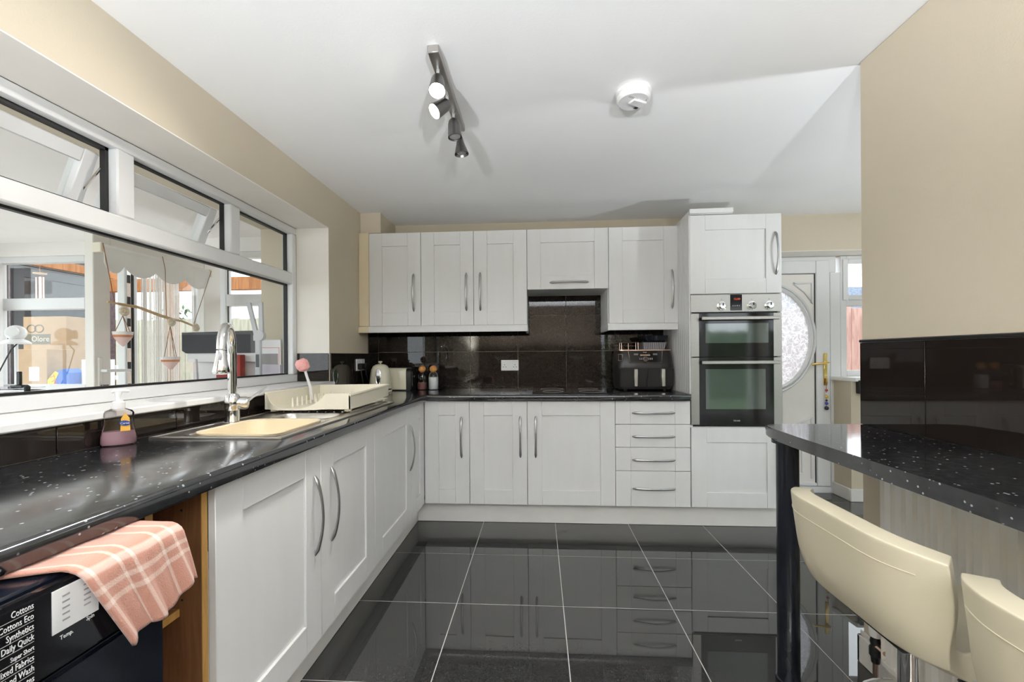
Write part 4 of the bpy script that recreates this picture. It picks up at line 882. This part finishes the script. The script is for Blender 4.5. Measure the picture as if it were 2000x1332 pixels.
obj('paper_tray', MB().box(.06, .23, -.10, .05, .05, .06, .003), 'grey_plastic', pr); obj('tray_arm', MB().tube([(.12, -.02, .24), (.20, -.10, .02)], .007, 6), 'grey_plastic', pr)
solo('red_box', MB().box(0, .17, 0, .05, 0, .27, .003), 'red_box', 'dark red box standing in front of the printer on the conservatory desk', 'box', (-2.15, 2.715, .9305))
lp = thing('laptop', 'closed lilac-grey laptop on the conservatory desk', 'laptop', (-2.46, 2.3, .9305), .1)
obj('base', MB().box(0, .33, 0, .24, 0, .014, .003), 'grey_plastic', lp); obj('lid', MB().box(0, .33, 0, .24, .015, .028, .006), 'lilac', lp)
la = thing('desk_lamp', 'grey folding desk lamp with two raised arms on the outer window ledge', 'lamp', (-1.775, 2.60, .9955))
obj('base', MB().lathe([(.034, 0), (.034, .01), (.03, .014), (.02, .016)], n=24), 'grey_plastic', la)
obj('column', MB().box(-.017, .019, -.012, .012, .012, .31, .005), 'grey_plastic', la); obj('display', MB().box(-.009, .011, -.014, -.011, .125, .205), 'black_gloss', la)
obj('hinge', MB().lathe([(.033, -.014), (.033, .014)], (.01, 0, .325), 24, d=(0, 1, 0), sx=1.0).box(-.028, .018, -.013, .013, .29, .33, .004), 'grey_plastic', la)
for x0, x1, z1 in ((-.010, -.062, .535), (.022, .018, .535)):
    mm = MB().prism([(x0 - .013, .32), (x0 + .013, .32), (x1 + .013, z1), (x1 - .013, z1)], 'y', -.008, .008); obj('lamp_arm', mm, 'grey_plastic', la)
dh = thing('document_holder', 'grey holder of printed papers leaning beside the window on the outer ledge', 'papers', (-1.825, 2.66, .9955))
obj('holder', MB().box(-.005, .155, -.004, .045, 0, .14, .004), 'lilac', dh)
pp = obj('sheet', MB().box(.0, .15, .012, .016, .01, .30), 'paper', dh); obj('print_border', MB().frame(.012, .142, .10, .25, .0112, .012, .003, 0), 'print_red', pp); obj('print_block', MB().box(.022, .132, .0112, .012, .13, .21), 'print_grey', pp)
for x, lab in ((-1.807, 'small white cup on the outer ledge at the printer side of the grey lamp'), (-1.72, 'small white cup on the outer ledge at the window side of the grey lamp')): solo('paper_cup', MB().lathe([(.019, 0), (.022, .065), (.020, .065), (.016, .004)], n=18), 'paper', lab, 'cup', (x, 2.53, .9955), group='white cups by the desk lamp')
wc = thing('webcam', 'white ball-shaped camera on a slim stand by the conservatory window', 'camera', (-4.44, YE - .14, 1.31))
obj('post', MB().tube([(0, 0, -1.29), (0, 0, 0)], .012, 10), 'white_plastic', wc); obj('foot', MB().lathe([(.10, -1.31), (.10, -1.295), (.02, -1.285)], n=20), 'white_plastic', wc)
obj('base', MB().lathe([(.09, 0), (.09, .012), (.07, .03), (.035, .045)], n=24), 'white_plastic', wc); obj('ball', MB().sphere((0, 0, .095), .065, 18), 'white_plastic', wc); obj('lens_ring', MB().lathe([(.042, 0), (.042, .02), (.03, .022)], (.035, -.05, .10), 18, d=(.5, -1, .1)), 'white_plastic', wc); obj('cable', MB().tube([(.03, 0, .02), (.03, -.06, -.05), (-.06, -.08, -.25), (-.15, -.08, -.40)], .005, 6), 'black_plastic', wc)
cl = thing('phone_clamp', 'black clamp holder gripping the edge of a glass table', 'clamp', (-3.205, 2.44, 1.0055))
obj('jaw', MB().box(-.04, .04, -.02, .02, 0, .018, .004).box(.046, .058, -.015, .015, -.06, .01, .003).box(.03, .05, -.015, .015, .004, .014, .002), 'black_plastic', cl); obj('arm', MB().box(-.012, .012, -.008, .008, .018, .10, .003), 'black_plastic', cl)
gt = thing('glass_table', 'glass-topped white table standing in the conservatory', 'table', (-3.80, 1.85, 0)); obj('table_top', MB().box(0, .635, 0, .7, .985, 1.005, .003), 'jar_glass', gt)
for x, y in ((.02, .02), (.58, .02), (.02, .64), (.58, .64)): obj('leg', MB().box(x, x + .04, y, y + .04, 0, .985), 'white_plastic', gt)

# ------------------------------------------------------------------ garden
struct('ground', MB().box(-14, 30, 3.87, 34, -.3, -.08).box(-14, -4.96, -8, 3.87, -.3, -.08), 'paving', 'pale paved garden ground outside', 'ground')
pg = thing('pergola', 'orange timber pergola outside the conservatory door', 'pergola', (-4.62, 5.1, -.08))
obj('post', MB().box(-.06, .06, -.06, .06, 0, 2.25, .006), 'pergola_wood', pg); obj('post', MB().box(2.6, 2.72, -.06, .06, 0, 2.25, .006), 'pergola_wood', pg)
obj('beam', MB().box(-1.1, 3.2, -.04, .04, 2.10, 2.26, .005), 'pergola_wood', pg); obj('beam', MB().box(-1.1, 3.2, -1.3, -1.22, 2.42, 2.56, .005), 'pergola_wood', pg)
for k in range(5): obj('rafter', MB().box(-1.0 + 1.0 * k, -.94 + 1.0 * k, -1.4, .3, 2.30, 2.40, .004), 'pergola_wood', pg)
def fence(name, label, x0, x1, y, h, mat, n):
    f = thing(name, label, 'fence', (x0, y, -.08)); p = (x1 - x0) / n; me = None
    for k in range(n):
        if me is None: me = MB().box(.003, p - .003, 0, .022, 0, h, .003).mesh('plank'); me.materials.append(MATS[mat])
        o = bpy.data.objects.new('plank', me); C.objects.link(o); o.parent = f; o.location = (k * p, .004 * (k % 2), .01 * ((k * 7) % 3))
    for z in (.3, h - .3): obj('rail', MB().box(0, x1 - x0, .026, .07, z, z + .08), mat, f)
fence('garden_fence', 'pale weathered timber fence beyond the conservatory', -9.0, .6, 7.4, 1.95, 'fence_pale', 64)
fence('garden_fence', 'pinkish timber fence seen through the window by the back door', 1.2, 6.6, 6.0, 1.86, 'fence_wood', 38)
wr = thing('wire_wreath', 'dark wire flower ornament hung on the pinkish fence', 'ornament', (4.50, 5.985, 1.50))
for k in range(10): obj('petal', MB().tube([(.0, -.01, 0), (.09 * math.cos(k * PI / 5 + .2), -.015, .12 * math.sin(k * PI / 5 + .2)), (.15 * math.cos(k * PI / 5), -.012, .17 * math.sin(k * PI / 5)), (.09 * math.cos(k * PI / 5 - .2), -.01, .12 * math.sin(k * PI / 5 - .2)), (0, -.008, 0)], .007, 5), 'bead_dark', wr)
hs = thing('neighbour_house', 'neighbouring house with blue-grey slate roof beyond the fence', 'house', (9.5, 22, -.08))
obj('wall', MB().box(0, 14, 0, 3.5, 0, 3.3), 'render_pink', hs); obj('roof', MB().prism([(-.3, 3.2), (3.8, 3.2), (1.75, 4.75)], 'x', -.4, 14.4), 'roof_slate', hs)
gr = thing('garden_room', 'garden room wall with a dark grey framed window', 'outbuilding', (-7.2, 4.2, -.08))
obj('wall', MB().box(0, 1.2, 0, .35, 0, 2.6).box(0, 1.2, 1.32, 1.5, 0, 2.6).box(0, 1.2, .35, 1.32, 0, .5).box(0, 1.2, .35, 1.32, 2.3, 2.6).box(0, .05, .35, 1.32, .5, 2.3), 'dark_brick', gr)
gw = obj('window_frame', MB().box(1.17, 1.23, .30, .40, .5, 2.32).box(1.17, 1.23, 1.27, 1.37, .5, 2.32).box(1.17, 1.23, .40, 1.27, 2.22, 2.32).box(1.17, 1.23, .40, 1.27, .5, .58), 'anthracite', gr); obj('window_pane', MB().box(1.195, 1.2, .40, 1.27, .58, 2.22), 'oven_glass', gw)
obj('fascia', MB().box(1.2, 1.26, -.1, 1.55, 2.35, 2.62), 'anthracite', gr)
bx_ = thing('carton', 'tall brown cardboard carton with a dark printed band outside the conservatory', 'box', (-5.60, 4.30, -.08))
obj('carton_body', MB().box(0, .50, 0, .25, 0, 1.72, .004), 'card', bx_); bnd = obj('printed_band', MB().box(.02, .32, -.002, 0, 1.42, 1.53), 'card_dark', bx_)
text('Olore', .085, 'card_gold', bnd, (.10, -.003, 1.45), (PI / 2, 0, 0))
for x in (.10, .19): obj('ring_mark', MB().tube([(x + .05 * math.cos(a), -.001, 1.59 + .04 * math.sin(a)) for a in (2 * PI * k / 20 for k in range(21))], .006, 4, upv=(0, 1, 0)), 'card_dark', bx_)
c2 = thing('carton', 'smaller brown cardboard carton with a white label in front of the tall one', 'box', (-5.25, 3.98, -.08)); obj('carton_body', MB().box(0, .32, 0, .24, 0, 1.36, .004), 'card', c2); obj('paper_label', MB().box(.13, .24, -.002, 0, 1.04, 1.18), 'paper', c2)
bg_ = thing('blue_bag', 'blue bag with a yellow and red printed corner beside the cartons', 'bag', (-4.92, 3.98, -.08)); obj('bag_body', MB().prism([(0, 0), (.22, 0), (.225, 1.12), (.18, 1.16), (.10, 1.14), (.015, 1.06)], 'y', 0, .14), 'blue_bag', bg_)
yp = obj('printed_corner', MB().prism([(0, .90), (.05, .98), (.12, 1.12), (.08, 1.135), (.0, 1.05)], 'y', -.003, 0), 'yellow_print', bg_); text('TYE', .075, 'print_red', yp, (.02, -.004, 1.095), (PI / 2, math.radians(70), 0))
ch = thing('garden_chair', 'white slatted garden chair leaning outside the conservatory window', 'chair', (-4.62, 4.05, -.08))
for x in (0, .30): obj('upright', MB().tube([(x, 0, 0), (x - .05, .06, 1.25)], .022, 8), 'white_plastic', ch)
for k in range(6): obj('slat', MB().box(-.04, .29, .035 + .008 * k, .055 + .008 * k, .62 + .105 * k, .665 + .105 * k, .004), 'white_plastic', ch)
obj('seat', MB().box(-.01, .32, -.30, .04, .44, .47, .005), 'white_plastic', ch)
for x in (0.01, .30): obj('leg', MB().tube([(x, -.28, 0), (x, -.28, .45)], .02, 8), 'white_plastic', ch)
wch = thing('wind_chime', 'pink tubular wind chime hanging from the pergola beam', 'wind chime', (-4.92, 3.92, 1.80))
obj('disc', MB().lathe([(.05, .22), (.05, .23)], n=18), 'driftwood', wch); obj('cord', MB().tube([(0, 0, .23), (0, 0, .60)], .003, 5), 'string', wch)
for k in range(7): obj('tube', MB().tube([(-.04 + .014 * k, .02 * math.sin(k), .19), (-.04 + .014 * k, .02 * math.sin(k), -.02 - .03 * (k % 4))], .006, 8), 'pot_pink', wch)
def shrub(name, label, c, r, h):
    m = MB(); g = random.Random(int(c[0] * 10))
    for k in range(900):
        a, b_ = g.uniform(0, 2 * PI), g.uniform(-1, 1); q = math.sqrt(1 - b_ * b_); rr_ = g.uniform(.6, 1); x, y, z = c[0] * 0 + r * rr_ * q * math.cos(a), r * rr_ * q * math.sin(a), h * .55 + h * .45 * rr_ * b_
        d = Vector((g.uniform(-1, 1), g.uniform(-1, 1), g.uniform(-.3, 1))).normalized() * .09; e_ = d.cross(Vector((0, 0, 1))) * .45
        vs = [m.bm.verts.new(Vector((x, y, z)) + v) for v in (-d, e_, d, -e_)]; m.bm.faces.new(vs)
    t_ = thing(name, label, 'shrub', c); f_ = obj('foliage', m, 'garden_green', t_); f_['kind'] = 'stuff'; obj('trunk', MB().tube([(0, 0, 0), (.03, 0, h * .6)], [.05, .02], 8), 'driftwood', t_)
shrub('garden_shrub', 'green leafy shrub beyond the garden room', (-7.6, 8.6, -.08), .9, 2.4)

struct('ground_back', MB().box(-14, 16, -16, -2.71, -.3, -.08).box(4.31, 16, -2.71, 3.87, -.3, -.08), 'garden_green', 'green lawn outside the dining end doors', 'lawn')
def hedge(label, loc, w, d, h):
    m = MB(); g = random.Random(int(loc[0] * 7 + loc[1])); m.box(.1, w - .1, .1, d - .1, 0, h - .12)
    for k in range(2600):
        f = g.choice('xxyyt'); x, y, z = g.uniform(0, w), g.uniform(0, d), g.uniform(.05, h)
        if f == 'x': x = g.choice((.06, w - .06))
        elif f == 'y': y = g.choice((.06, d - .06))
        else: z = h - .1
        d_ = Vector((g.uniform(-1, 1), g.uniform(-1, 1), g.uniform(-.3, 1))).normalized() * .11; e_ = d_.cross(Vector((.1, .2, 1))) * .45
        m.bm.faces.new([m.bm.verts.new(Vector((x, y, z)) + v) for v in (-d_, e_, d_, -e_)])
    t_ = thing('garden_hedge', label, 'hedge', loc); f_ = obj('foliage', m, 'garden_green', t_); f_['kind'] = 'stuff'
hedge('long green hedge across the lawn behind the house', (-3, -7.6, -.08), 14, .7, 2.0)
hedge('green hedge along the side of the lawn', (8.6, -6.6, -.08), .7, 10, 2.0)
